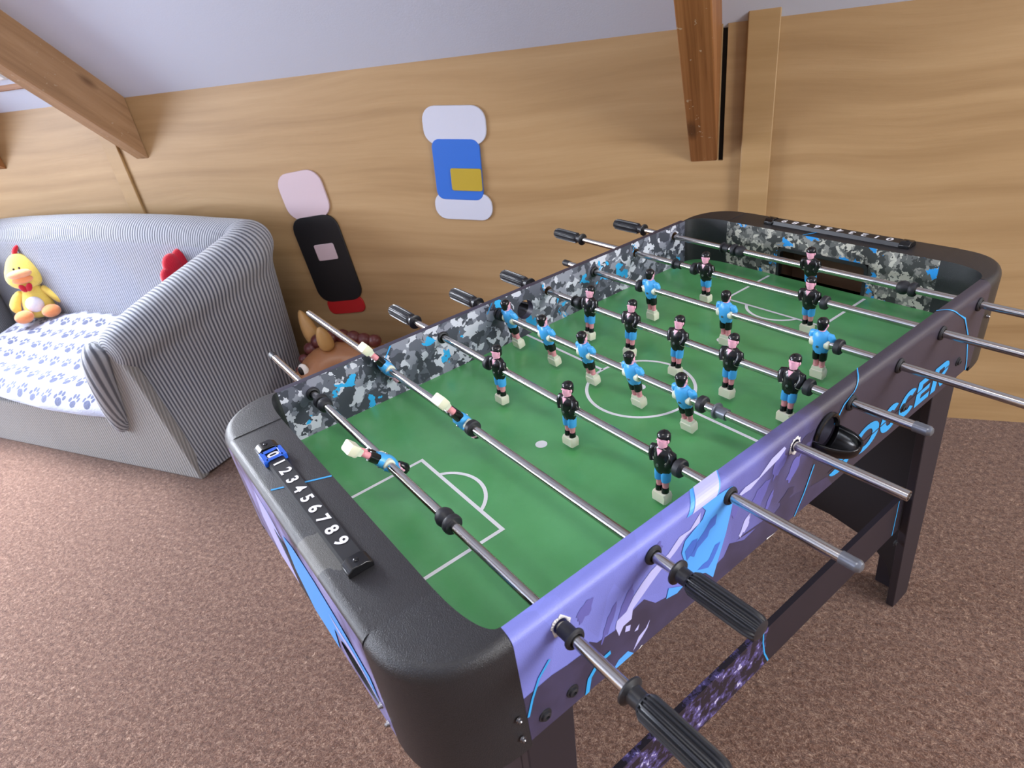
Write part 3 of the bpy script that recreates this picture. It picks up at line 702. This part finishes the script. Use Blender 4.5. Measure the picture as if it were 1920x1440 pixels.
# bushings
def bushing(bm, x, y, z, d, long=0.02):
    """flange at y facing direction d, sleeve reaching back the other way"""
    lathe(bm, [(0.0073, 0.0025), (0.0088, 0.0048), (0.0118, 0.0042), (0.0132, 0.002), (0.0128, 0.0), (0.0094, 0.0), (0.0094, -long), (0.0073, -long), (0.0073, 0.0025)], (x, y, z), (0, d, 0), 24, caps=False)
for i in range(8):
    x = S * i
    if i not in (4, 6, 7):
        bm = B(); bushing(bm, x, 0.7048, RZ0, -1, 0.017); build('bushing', bm, M['rubber'], TB)
    if i not in (0, 3):
        bm = B(); bushing(bm, x, 0.0, RZ0, 1 * -1, 0.019); build('bushing', bm, M['rubber'], TB)
def torn(x, y, z, d):
    bm = B(); k = 22; A = []
    for j in range(k):
        a = 2 * pi * j / k; ro = 0.0135 + random.uniform(-0.0025, 0.0025)
        A.append(((x + 0.0096 * cos(a), y, z + 0.0096 * sin(a)), (x + ro * cos(a), y, z + ro * 1.1 * sin(a))))
    for j in range(k):
        p, q_ = A[j], A[(j + 1) % k]; face(bm, [p[0], q_[0], q_[1], p[1]])
    build('torn_edge', bm, M['chip'], TB, solid=0.0006)
torn(S * 3, -0.0006, RZ0, -1); torn(S * 0, -0.0006, RZ0, -1)
for i in (4, 6, 7):
    bm = B(); lathe(bm, [(0.0106, 0), (0.0106, -0.0155), (0.0101, -0.0155), (0.0101, 0)], (S * i, 0.7205, RZ0 + 0.002), (0, 1, 0), 20, caps=False)
    build('hole_lining', bm, M['rawwood'], TB)

# ------------------------------------------------------------------ rods and players
def ering(cx, cy, z, rx, ry, n=14, p=1.0):
    return [(cx + rx * cos(2 * pi * k / n), cy + ry * sin(2 * pi * k / n), z) for k in range(n)]
def player_mesh(team):
    """figure facing local +x, rod axis along y through the origin"""
    bm = B()
    SH, SO, SK, HA, CR, SX, ST, LG = range(8)
    loft(bm, [ering(0, 0, z, rx, ry) for z, rx, ry in ((-0.0210, 0.0086, 0.0122), (-0.013, 0.0110, 0.0142), (-0.003, 0.0124, 0.0152), (0.007, 0.0122, 0.0160), (0.0145, 0.0104, 0.0156), (0.0195, 0.0080, 0.0118), (0.0225, 0.0058, 0.0068))], SH)
    for s in (-1, 1):
        tube(bm, [(0.0, s * 0.011, 0.0172), (0.0005, s * 0.0160, 0.0142), (0.0018, s * 0.0176, 0.0085), (0.0034, s * 0.0165, 0.003), (0.0058, s * 0.0132, -0.005)], [0.0036, 0.0064, 0.0068, 0.0066, 0.0055], 10, SH)
        lathe(bm, [(0.0094, 0.0095), (0.0096, 0.0125), (0.0093, 0.0170), (0.0080, 0.0182)], (-0.0005, 0, -0.0008), (0, s, 0), 20, CR)
        loft(bm, [ering(0.0, s * 0.006, z, rx, ry) for z, rx, ry in ((-0.018, 0.0082, 0.0064), (-0.027, 0.0086, 0.0068), (-0.0355, 0.0078, 0.0064), (-0.0358, 0.0056, 0.0046))], SO)
        loft(bm, [ering(0.0, s * 0.0056, z, rx, ry, 12) for z, rx, ry in ((-0.035, 0.0056, 0.0047), (-0.043, 0.0054, 0.0047), (-0.048, 0.0046, 0.0042), (-0.056, 0.0042, 0.004))], LG)
        if team == 'black':
            loft(bm, [ering(0.0005, s * 0.0056, z, rx, ry, 12) for z, rx, ry in ((-0.0475, 0.0052, 0.0047), (-0.0488, 0.0058, 0.0053), (-0.0515, 0.0056, 0.0051), (-0.053, 0.006, 0.0053), (-0.0585, 0.0062, 0.0052))], SX)
        else:
            tube(bm, ering(0, s * 0.0056, -0.0475, 0.0047, 0.0044, 12) + [ering(0, s * 0.0056, -0.0475, 0.0047, 0.0044, 12)[0]], 0.0007, 6, LG, caps=False)
        ell(bm, (0.0005, s * 0.0088, 0.0335), (0.002, 0.0014, 0.003), SK, su=8, sv=6)
    # foot block
    y1 = 0.0132; hx = 0.0076
    pr = [(-0.0108, -0.0565), (0.0108, -0.0565), (y1, -0.0615), (y1 - 0.001, -0.0735), (-y1 + 0.001, -0.0735), (-y1, -0.0615)]
    rings = [[(x, y * k, -0.065 + (z + 0.065) * k) for y, z in pr] for x, k in ((-hx, 0.9), (-hx + 0.0015, 1.0), (hx - 0.0005, 1.0), (hx + 0.002, 0.88))]
    loft(bm, rings, CR)
    if team == 'blue':
        loft(bm, [[(x, y, z) for x, y in ((-a, -b), (a, -b), (a, b), (-a, b))] for z, a, b in ((-0.0575, 0.0062, 0.0108), (-0.0505, 0.0052, 0.0100))], CR)
    # neck, head, hair
    loft(bm, [ering(0.0, 0, z, r, r, 12) for z, r in ((0.02, 0.0062), (0.0235, 0.0052), (0.029, 0.0052))], SK)
    face_r = [(0.0225, 0.004, 0.0045, 0.004), (0.025, 0.0075, 0.006, 0.0015), (0.029, 0.0086, 0.0076, 0.0012), (0.034, 0.0088, 0.0084, 0.0008), (0.039, 0.0086, 0.0084, 0.0), (0.0435, 0.007, 0.0066, -0.0005), (0.0462, 0.0032, 0.003, -0.0005)]
    loft(bm, [ering(c, 0, z, rx, ry, 16) for z, rx, ry, c in face_r], SK)
    loft(bm, [[(0.0095, -0.0012, 0.0305), (0.0116, 0, 0.0302), (0.0095, 0.0012, 0.0305)], [(0.0092, -0.0006, 0.0352), (0.0096, 0, 0.0354), (0.0092, 0.0006, 0.0352)]], SK)
    tube(bm, [(0.0088, -0.0052, 0.0355), (0.0100, -0.0026, 0.0366), (0.0098, 0.0, 0.0362), (0.0100, 0.0026, 0.0366), (0.0088, 0.0052, 0.0355)], 0.0008, 6, SK)
    hair = [(0.0262, 0.0045, 0.0062, -0.0046), (0.030, 0.0058, 0.0078, -0.0042), (0.0345, 0.0074, 0.0091, -0.0026), (0.0385, 0.0096, 0.0095, -0.0004), (0.0425, 0.0092, 0.0088, -0.0005), (0.0455, 0.0068, 0.0064, -0.0008), (0.0474, 0.0026, 0.0026, -0.001)]
    loft(bm, [[(c + (rx + (0.0005 if k % 2 and z > 0.037 else 0)) * cos(2 * pi * k / 18), (ry + (0.0004 if k % 2 and z > 0.037 else 0)) * sin(2 * pi * k / 18), z) for k in range(18)] for z, rx, ry, c in hair], HA)
    # collar opening + screw through the shirt
    loft(bm, [[(0.0075, -0.0048, 0.0205), (0.0075, 0.0048, 0.0205), (0.0108, 0.0, 0.0105)], [(0.009, -0.0042, 0.0205), (0.009, 0.0042, 0.0205), (0.0119, 0.0, 0.0114)]], SK)
    for s in (1, -1): lathe(bm, [(0.0026, 0), (0.0024, 0.0012), (0.001, 0.0014)], (s * 0.0118, 0, -0.005), (s, 0, 0.0), 12, ST)
    bmesh.ops.recalc_face_normals(bm, faces=bm.faces[:])
    me = bpy.data.meshes.new('player'); bm.to_mesh(me); bm.free()
    names = dict(black=('black_gloss', 'shirt_blue', 'skin', 'black_gloss', 'cream', 'black_gloss', 'screw', 'legskin'),
                 blue=('shirt_blue', 'black_gloss', 'skin', 'black_gloss', 'cream', 'cream', 'screw', 'legskin'))[team]
    for n in names: me.materials.append(M[n])
    me.polygons.foreach_set('use_smooth', [True] * len(me.polygons)); me.set_sharp_from_angle(angle=rad(42))
    return me
PM = {k: player_mesh(k) for k in ('black', 'blue')}

def handle_mesh():
    bm = B(); d = (0, 1, 0)
    lathe(bm, [(0.0066, 0.0), (0.0135, 0.0), (0.0158, 0.0012), (0.0158, 0.0034), (0.0125, 0.0052), (0.0102, 0.0062), (0.0098, 0.0185), (0.0125, 0.022)], (0, 0, 0), d, 32)
    pr = [(0.0118, 0.0205), (0.0146, 0.0255), (0.0149, 0.05), (0.0149, 0.095), (0.0144, 0.104), (0.012, 0.109), (0.006, 0.1105)]
    lathe(bm, pr, (0, 0, 0), d, 64, flute=lambda q, k: (0.81 if (k % 4) in (0, 1) and q < 5 else 1.0))
    bmesh.ops.recalc_face_normals(bm, faces=bm.faces[:])
    me = bpy.data.meshes.new('handle'); bm.to_mesh(me); bm.free(); me.materials.append(M['handle'])
    me.polygons.foreach_set('use_smooth', [True] * len(me.polygons)); me.set_sharp_from_angle(angle=rad(30)); return me
HM = handle_mesh()
def bumper_mesh(w=0.0115):
    bm = B(); lathe(bm, [(0.0064, -w / 2), (0.0118, -w / 2), (0.0136, -w / 2 + 0.0016), (0.0139, 0), (0.0136, w / 2 - 0.0016), (0.0118, w / 2), (0.0064, w / 2)], (0, 0, 0), (0, 1, 0), 28, caps=False)
    me = bpy.data.meshes.new('bumper'); bmesh.ops.recalc_face_normals(bm, faces=bm.faces[:]); bm.to_mesh(me); bm.free(); me.materials.append(M['rubber'])
    me.polygons.foreach_set('use_smooth', [True] * len(me.polygons)); me.set_sharp_from_angle(angle=rad(40)); return me
BU = bumper_mesh()
def ball_stop_mesh(sg):
    """goalkeeper stop: round knob with a rubber ring"""
    bm = B()
    lathe(bm, [(0.0064, -0.020 * 1), (0.0095, -0.0195), (0.0125, -0.0155), (0.0140, -0.010), (0.0132, -0.004), (0.0095, 0.0005), (0.009, 0.003), (0.0125, 0.0035), (0.0143, 0.006), (0.0143, 0.012), (0.0125, 0.0145), (0.0064, 0.0145)], (0, 0, 0), (0, sg, 0), 28, caps=False)
    me = bpy.data.meshes.new('stop'); bmesh.ops.recalc_face_normals(bm, faces=bm.faces[:]); bm.to_mesh(me); bm.free(); me.materials.append(M['rubber'])
    me.polygons.foreach_set('use_smooth', [True] * len(me.polygons)); me.set_sharp_from_angle(angle=rad(40)); return me
STP = {s: ball_stop_mesh(s) for s in (-1, 1)}
RR = 0.0071
#  index, front end y, back end y, handle side (-1 front / 1 back), collar y, bare end cap, team, tilt, player ys, bumper ys, stops, loose bushings
RODS = [
    (-0.115, 0.936, -1, -0.100, 'black', 'blue', 139, [0.409], [], [(0.225, -1), (0.655, 1)], [(-0.022, -1)]),
    (-0.050, 1.089, -1, -0.036, None, 'blue', 150, [0.679, 0.406], [0.380, 0.692 + 0.008], [], []),
    (-0.165, 0.835, 1, 0.819, 'grey', 'black', 2, [0.506, 0.310, 0.110], [0.536, 0.080], [], []),
    (-0.152, 0.795, 1, 0.780, 'open', 'blue', -11, [0.661, 0.539, 0.424, 0.305, 0.193], [0.690, 0.157], [], [(0.128, 1)]),
    (-0.108, 0.782, 1, 0.770, 'grey', 'black', 6, [0.566, 0.446, 0.327, 0.210, 0.096], [0.597, 0.066], [], [(0.612, 1)]),
    (-0.215, 0.810, -1, -0.205, 'black', 'blue', -3, [0.525, 0.329, 0.131], [0.556, 0.099], [], []),
    (-0.200, 0.915, 1, 0.901, 'grey', 'black', -3, [0.491, 0.240], [0.522, 0.208], [], [(0.578, 1)]),
    (-0.260, 0.825, 1, 0.809, 'grey', 'black', -9, [0.325], [], [(0.122, -1), (0.512, 1)], [(0.552, 1)]),
]
for i, (ya, yb, hs, hy, cap, team, tilt, ps, bs, sts, loose) in enumerate(RODS):
    bm = B(); lathe(bm, [(0.0048, 0.004), (0.0052, 0.0), (RR, 0.0004), (RR, yb - ya - 0.0004), (0.0045, yb - ya), (0.0042, yb - ya - 0.004)], (0, ya, 0), (0, 1, 0), 28)
    rod = build('rod', bm, M['steel'], TB, smooth=40); rod.location = (S * i, 0, RZ0); rod['label'] = 'steel rod'
    h = new('handle', rod, HM); h.location = (0, hy, 0)
    if hs < 0: h.rotation_euler = (0, 0, pi)
    h['label'] = 'ribbed black handle'
    ye, dd = (ya, -1) if hs > 0 else (yb, 1)
    if cap in ('grey', 'black'):
        bm = B(); r = 0.0078
        lathe(bm, [(RR, -0.018), (r, -0.018), (r, -0.001), (r * 1.02, 0.0), (r * 1.02, 0.002), (r * 0.75, 0.0055), (r * 0.3, 0.007)], (0, ye, 0), (0, dd, 0), 20)
        e_ = build('end_cap', bm, M['greycap'] if cap == 'grey' else M['rubber'], rod); e_['label'] = '%s end cap' % cap
    for y in ps:
        p = new('player', rod, PM[team]); p.location = (0, y, 0); p.rotation_euler = (0, rad(tilt), 0) if team == 'blue' else (0, rad(tilt), pi)
        if team == 'black': p.rotation_euler = (Matrix.Rotation(rad(tilt), 3, 'Y') @ Matrix.Rotation(pi, 3, 'Z')).to_euler()
        p['label'] = 'player in black shirt and blue shorts' if team == 'black' else 'player in blue shirt and black shorts'
    for y in bs: new('bumper', rod, BU).location = (0, y, 0)
    for y, sg in sts: new('rod_stop', rod, STP[sg]).location = (0, y, 0)
    for y, d in loose:
        bm = B(); bushing(bm, 0, y, 0, d, 0.017)
        o = build('loose_bushing', bm, M['rubber'] if i != 3 else M['greycap'], rod)

# ------------------------------------------------------------------ sofa
SF = new('sofa'); SF.location = (-1.763, -0.786, 0); SF.rotation_euler = (0, 0, rad(-3.6))
tag(SF, 'grey corduroy two-seat sofa with rolled arms against the plywood wall', 'sofa')
SW = 1.72
def arm_path():
    P = [  # centre x, y, z, roll radius, foot x, foot y, outward normal
        (-0.185, 0.03, 0.535, 0.088, 0.0, 0.0, (1, -0.1)), (-0.148, 0.12, 0.572, 0.094, 0.01, 0.10, (1, -0.2)), (-0.092, 0.24, 0.615, 0.098, 0.025, 0.22, (1, -0.25)), (-0.032, 0.36, 0.66, 0.1, 0.04, 0.35, (1, -0.25)),
        (0.028, 0.45, 0.700, 0.1, 0.062, 0.46, (1, -0.1)), (0.062, 0.53, 0.730, 0.1, 0.072, 0.55, (0.97, 0.25)), (0.03, 0.57, 0.742, 0.098, 0.055, 0.60, (0.6, 0.8)), (-0.04, 0.572, 0.746, 0.097, -0.02, 0.612, (0.25, 0.96)), (-0.12, 0.572, 0.748, 0.097, -0.09, 0.61, (0.12, 0.99))]
    return P
def sofa_ring(c, n, foot):
    cx, cy, cz, r = c; n = Vector((n[0], n[1], 0)).normalized(); C = Vector((cx, cy, cz)); F = Vector((foot[0], foot[1], 0.0))
    pts = [F + Vector((0, 0, 0.012)), F.lerp(C + n * (r * 0.62) - Vector((0, 0, r * 1.05)), 0.5) + n * 0.004, C + n * (r * 0.66) - Vector((0, 0, r * 1.0))]
    pts.append(C + n * (r * 0.72) - Vector((0, 0, r * 0.86)))
    for q in range(13):
        a = rad(-38 + q * (232.0 / 12)); pts.append(C + n * (r * cos(a)) + Vector((0, 0, r * sin(a))))
    pts.append(C - n * (r * 0.98) - Vector((0, 0, r * 1.6)))
    pts.append(C - n * (r * 1.05 + 0.01) * 1.0 + Vector((0, 0, 0.2 - cz)))
    return pts
def sofa_seg(name, items, mats, front_cap=False):
    bm = B(); rings = [sofa_ring(c, n, f) for c, n, f in items]; us = [0.0]
    for a, b in zip(items, items[1:]):
        us.append(us[-1] + max((Vector(a[0][:3]) - Vector(b[0][:3])).length, (Vector(a[2]) - Vector(b[2])).length))
    if front_cap:
        base = rings[0]; c0 = Vector(items[0][0][:3]); ex = []
        for d, k in ((-0.028, 0.86), (-0.040, 0.55), (-0.043, 0.12)):
            rg = []
            for j, p in enumerate(base):
                p = Vector(p)
                if j < 3 or j > 15: rg.append(p + Vector((0, d * 0.12, 0)) + (c0 - p) * (1 - k) * Vector((0.25, 0, 0.0)).x)
                else: rg.append(c0 + (p - c0) * k + Vector((0, d, 0)))
            ex.append(rg)
        rings = ex[::-1] + rings; us = [-0.12, -0.08, -0.035] + us
    n = len(rings[0]); vs = [0.0]
    loft(bm, rings, closed=False, caps=False, uv=lambda a, b: (us[a], b * 0.05))
    for f in bm.faces:
        pass
    nseg = n - 1
    for k, f in enumerate(bm.faces):
        j = k % nseg
        f.material_index = 0 if j < 3 else (1 if j < 15 else 2)
    if front_cap:
        f = bm.faces.new([bm.verts[0]] if False else [v for v in [bm.verts.new(p) for p in rings[0]]]); f.material_index = 1
    return build(name, bm, mats, SF, smooth=60, sub=1, recalc=True)
ap = arm_path()
CM = [M['cord'], M['cord'], M['cord_soft']]
R_items = [((a[0], a[1], a[2], a[3]), a[6], (a[4], a[5])) for a in ap]
L_items = [((-SW - a[0], a[1], a[2], a[3]), (-a[6][0], a[6][1]), (-SW - a[4], a[5])) for a in ap][::-1]
sofa_seg('arm', R_items[:7], CM, True)
mid = R_items[6:] + [((x, 0.57, 0.750 + 0.024 * sin(pi * (x + SW) / SW), 0.097), (0, 1), (x, 0.615)) for x in (-0.28, -0.5, -0.7, -0.9, -1.1, -1.3, -1.44)] + L_items[:3]
sofa_seg('backrest', mid, [M['cord'], M['cord'], M['cord_soft']])
left = L_items[2:]
# left arm mirrored: build with its own cap by reversing direction
bmL = [((c[0], c[1], c[2], c[3]), n, f) for c, n, f in left][::-1]
sofa_seg('arm', bmL, CM, True)
# front apron (one flat face that climbs the front of each arm) and platform
bm = B(); LX = bm.loops.layers.uv.verify()
half = [(0.0, 0.0), (-0.045, 0.2), (-0.10, 0.43), (-0.125, 0.50), (-0.185, 0.535), (-0.25, 0.50), (-0.29, 0.36), (-0.325, 0.235)]
poly = half + [(-SW - x, z) for x, z in half[::-1]]
prism(bm, [(x, z) for x, z in poly], -0.012, 0.03, 'y')
box(bm, -SW + 0.1, -0.1, 0.031, 0.56, 0.012, 0.235)
for f in bm.faces:
    for lp in f.loops: p = lp.vert.co; lp[LX].uv = (p.x + p.y, p.z)
build('seat_base', bm, M['cord_base'], SF, bevel=0.008)
# padded roll that follows the front edge of each arm down to the seat
def arm_roll(m):
    bm = B(); pts = [(-0.215, 0.0, 0.575), (-0.236, -0.018, 0.545), (-0.252, -0.028, 0.48), (-0.268, -0.03, 0.40), (-0.284, -0.028, 0.32), (-0.302, -0.022, 0.25), (-0.318, -0.014, 0.19)]
    pts = [(p[0] if m > 0 else -SW - p[0], p[1], p[2]) for p in pts]
    rings = tube(bm, pts, [0.04, 0.056, 0.053, 0.048, 0.043, 0.036, 0.024], 14)
    LY = bm.loops.layers.uv.verify()
    for f in bm.faces:
        for lp in f.loops:
            p = lp.vert.co; lp[LY].uv = (math.atan2(p.y, p.x + 0.29 if m > 0 else p.x + SW - 0.29) * 0.05, p.z)
    # ribs run down the roll: use the angle round the tube
    for f in bm.faces:
        if len(f.verts) != 4: continue
    build('arm_roll', bm, M['cord'], SF, smooth=60, sub=1)
arm_roll(1); arm_roll(-1)

# paw print pad on the seat
bm = B(); nx, ny = 26, 14; G = []
for i in range(nx + 1):
    row = []
    for j in range(ny + 1):
        u = i / nx; v = j / ny
        x = -1.42 + u * 1.12; y = -0.03 + v * 0.50
        edge = min(u, 1 - u, v, 1 - v); dome = min(1.0, edge * 7) ** 0.5
        z = 0.252 + 0.02 * dome + 0.155 * v ** 0.9 + 0.014 * sin(u * 9 + v * 4) * v + (0.03 * (1 - u) ** 2 * (1 - v)) + 0.006 * sin(u * 31) * sin(v * 17)
        row.append((x, y + 0.012 * sin(u * 7) * (1 - v), z))
    G.append(row)
loft(bm, G, closed=False, caps=False, uv=lambda a, b: (a / nx * 1.17 + 0.02 * sin(b), b / ny * 0.58))
pad = build('seat_pad', bm, M['paw'], None, smooth=180, solid=0.02); pad.modifiers['solid'].offset = 1
pad.location = SF.location; pad.rotation_euler = SF.rotation_euler
tag(pad, 'white fleece pad with grey paw prints lying on the sofa seat', 'seat pad')

# ------------------------------------------------------------------ soft toys
def toy_bird(name, label, loc, rz, s, comb_big=False):
    r = new(name); r.location = loc; r.rotation_euler = (rad(-8), 0, rz); r.scale = (s, s, s); tag(r, label, 'soft toy')
    # local: faces -y, base at z = 0, height about 0.36
    bm = B(); loft(bm, [ering(0, 0.0 + o, z, a, b, 20) for z, a, b, o in ((0.0, 0.03, 0.03, 0), (0.012, 0.062, 0.055, 0), (0.05, 0.075, 0.066, 0), (0.10, 0.066, 0.058, 0.004), (0.14, 0.05, 0.044, 0.008), (0.165, 0.036, 0.034, 0.01))])
    build('body', bm, M['yellow'], r, smooth=180, sub=1)
    bm = B(); loft(bm, [ering(0, o, z, a, b, 20) for z, a, b, o in ((0.150, 0.03, 0.03, 0.008), (0.165, 0.066, 0.05, 0.006), (0.195, 0.086, 0.064, 0.004), (0.23, 0.086, 0.066, 0.004), (0.265, 0.068, 0.056, 0.006), (0.295, 0.052, 0.044, 0.008), (0.318, 0.03, 0.026, 0.01), (0.325, 0.008, 0.008, 0.01))])
    build('head', bm, M['yellow'], r, smooth=180, sub=1)
    bm = B(); ell(bm, (0, -0.062, 0.232), (0.054, 0.034, 0.022)); build('beak', bm, M['peach'], r, smooth=180)
    bm = B(); ell(bm, (0, -0.054, 0.203), (0.046, 0.03, 0.02)); build('lower_beak', bm, M['orange'], r, smooth=180)
    bm = B(); ell(bm, (0, -0.053, 0.075), (0.04, 0.022, 0.04)); build('belly', bm, M['whiteplush'], r, smooth=180)
    for sx in (-1, 1):
        bm = B(); tube(bm, [(sx * 0.04, 0.0, 0.145), (sx * 0.07, -0.01, 0.125), (sx * 0.095, -0.022, 0.085), (sx * (0.115 if sx > 0 else 0.088), -0.03, 0.062), (sx * (0.125 if sx > 0 else 0.09), -0.032, 0.05)], [0.016, 0.022, 0.027, 0.022, 0.008], 12)
        build('wing', bm, M['yellow'], r, smooth=180, sub=1)
        bm = B(); ell(bm, (sx * 0.06, -0.075, 0.03), (0.042, 0.036, 0.032)); build('foot', bm, M['orange'], r, smooth=180)
        bm = B(); ell(bm, (sx * 0.012, -0.064, 0.259), (0.0055, 0.005, 0.006)); build('eye', bm, M['eye_black'], r, smooth=180)
        bm = B(); ell(bm, (sx * 0.013, -0.06, 0.162), (0.014, 0.009, 0.022), M=Matrix.Rotation(rad(sx * 28), 3, 'Y').to_4x4()); build('wattle', bm, M['red'], r, smooth=180)
    bm = B()
    if comb_big:
        for q in ((-0.05, 0.30, 0.036), (-0.015, 0.335, 0.044), (0.03, 0.34, 0.046), (0.06, 0.30, 0.036)): ell(bm, (q[0], 0.008, q[1]), (q[2], 0.026, q[2] * 1.2))
    else:
        tube(bm, [(-0.004, 0.01, 0.315), (0.004, 0.008, 0.335), (0.02, 0.004, 0.352), (0.033, 0.0, 0.36)], [0.012, 0.013, 0.011, 0.004], 10)
    build('comb', bm, M['red'], r, smooth=180, sub=1 if not comb_big else 0)
    return r
toy_bird('plush_chick', 'yellow plush chick with orange beak sitting in the left sofa corner', (-3.01, -0.285, 0.42), rad(42), 0.95)
toy_bird('plush_chick', 'red-combed plush toy mostly hidden behind the right sofa arm', (-1.94, -0.335, 0.365), rad(75), 1.0, True)

# toy horse on the floor between sofa and table
H = new('toy_horse'); H.scale = (1.12,) * 3; H.location = (-1.34, -0.27, 0.0); H.rotation_euler = (0, 0, rad(0))
tag(H, 'brown vinyl toy horse with tan ears on the floor beside the sofa', 'toy horse')
bm = B(); tube(bm, [(0.40, 0.05, 0.16), (0.34, 0.04, 0.165), (0.2, 0.03, 0.165), (0.10, 0.02, 0.18), (0.03, 0.01, 0.205), (-0.03, -0.01, 0.235), (-0.07, -0.05, 0.235), (-0.10, -0.11, 0.19), (-0.12, -0.155, 0.15), (-0.128, -0.175, 0.13)],
                [0.05, 0.095, 0.105, 0.105, 0.097, 0.09, 0.088, 0.074, 0.058, 0.03], 18)
build('body', bm, M['horse'], H, smooth=180, sub=1)
for sx, sy in ((0.02, -1), (0.02, 1), (0.32, -1), (0.32, 1)):
    bm = B(); tube(bm, [(sx, 0.03 + sy * 0.055, 0.16), (sx, 0.03 + sy * 0.065, 0.08), (sx, 0.03 + sy * 0.065, 0.004)], [0.05, 0.042, 0.044], 12); build('leg', bm, M['horse'], H, smooth=60)
for (bx, by, bz), (tx, ty, tz) in (((-0.122, 0.0, 0.29), (-0.168, 0.015, 0.425)), ((-0.03, -0.055, 0.305), (-0.03, -0.075, 0.405))):
    bm = B(); b_ = Vector((bx, by, bz)); t_ = Vector((tx, ty, tz))
    tube(bm, [b_, b_.lerp(t_, 0.35), b_.lerp(t_, 0.7), t_], [0.026, 0.031, 0.024, 0.006], 12); build('ear', bm, M['ear'], H, smooth=180, sub=1)
bm = B()
for q in ((-0.085, -0.03, 0.325, 0.03), (-0.115, -0.045, 0.30, 0.028), (-0.138, -0.07, 0.27, 0.022), (-0.148, -0.1, 0.24, 0.016), (-0.05, -0.01, 0.328, 0.03), (-0.01, 0.01, 0.325, 0.03), (0.03, 0.015, 0.318, 0.03), (0.07, 0.02, 0.31, 0.028), (0.11, 0.025, 0.305, 0.026)):
    ell(bm, q[:3], (q[3], q[3] * 0.9, q[3] * 0.85))
build('mane', bm, M['mane'], H, smooth=180)
for ex, ey, ez in ((-0.098, -0.136, 0.262), (-0.0, -0.12, 0.19)):
    bm = B(); sgn = -1 if ey < 0 else 1
    ell(bm, (ex, ey, ez), (0.022, 0.012, 0.027)); e_ = build('eye', bm, M['eye_white'], H, smooth=180)
    bm = B(); ell(bm, (ex - 0.004, ey + sgn * 0.007, ez), (0.014, 0.008, 0.019)); build('pupil', bm, M['eye_black'], e_, smooth=180)
bm = B(); tube(bm, [(0.39, 0.06, 0.21), (0.40, 0.08, 0.29), (0.38, 0.1, 0.345), (0.355, 0.11, 0.35)], [0.02, 0.024, 0.026, 0.012], 10); build('tail', bm, M['mane'], H, smooth=180, sub=1)

# ------------------------------------------------------------------ light
def area(name, loc, target, sx, sy, power, col, spread=pi):
    l = bpy.data.lights.new(name, 'AREA'); l.shape = 'RECTANGLE'; l.size = sx; l.size_y = sy; l.spread = spread; l.energy = power; l.color = col
    o = new(name, None, l); o.location = loc
    o.rotation_euler = (Vector(target) - Vector(loc)).to_track_quat('-Z', 'Y').to_euler(); return o
area('daylight_left_window', (-5.54, -2.8, 1.5), (-1.5, -2.2, 0.6), 2.3, 1.25, 130, (0.82, 0.88, 1.0))
area('daylight_right_window', (3.74, -2.35, 1.6), (0.0, -1.4, 0.8), 1.6, 1.15, 68, (0.96, 0.95, 0.95))
def roof_light(name, x, d, sx, sy, power, col, aim=0.0):
    m = pitch_mat(x, 0.0); p = m @ Vector((d, 0, 0.06)); n = m.to_3x3() @ Vector((0, 0, 1)) + Vector((aim, 0, 0))
    area(name, p, p + n, sx, sy, power, col, rad(125))
roof_light('daylight_roof_left', -3.13, 0.84, 0.85, 1.15, 125, (0.86, 0.91, 1.0), 0.5)
roof_light('daylight_roof_right', 2.4, 1.2, 1.0, 1.2, 14, (1.0, 0.94, 0.84), -0.7)
area('warm_fill', (-0.3, -2.3, 3.1), (-0.3, -1.9, 0.0), 1.2, 0.3, 9, (1.0, 0.96, 0.90))  # weak warm fill added overhead, no fixture there
wd = bpy.data.worlds.new('sky'); SC.world = wd; wd.use_nodes = True
wd.node_tree.nodes['Background'].inputs[0].default_value = (0.75, 0.85, 1.0, 1); wd.node_tree.nodes['Background'].inputs[1].default_value = 1.0

# ------------------------------------------------------------------ camera
cam = bpy.data.cameras.new('camera'); co = new('camera', None, cam)
r_ = Vector((0.94004407, 0.31657255, -0.12688169)); d_ = Vector((0.06070135, -0.52139097, -0.85115616)); f_ = Vector((-0.33560764, 0.79242241, -0.50934687))
m = Matrix((r_, -d_, -f_)).transposed().to_4x4(); m.translation = Vector((0.16455997, -2.17269242, 1.41838812)); co.matrix_world = m
cam.sensor_width = 36.0; cam.lens = 1189.54 / 1920 * 36; cam.clip_start = 0.02
cam.dof.use_dof = True; cam.dof.focus_distance = 1.1; cam.dof.aperture_fstop = 9.0
SC.camera = co
SC.view_settings.view_transform = 'Standard'; SC.view_settings.look = 'None'; SC.view_settings.exposure = 0.92; SC.view_settings.gamma = 1.0
SC.view_settings.use_curve_mapping = False
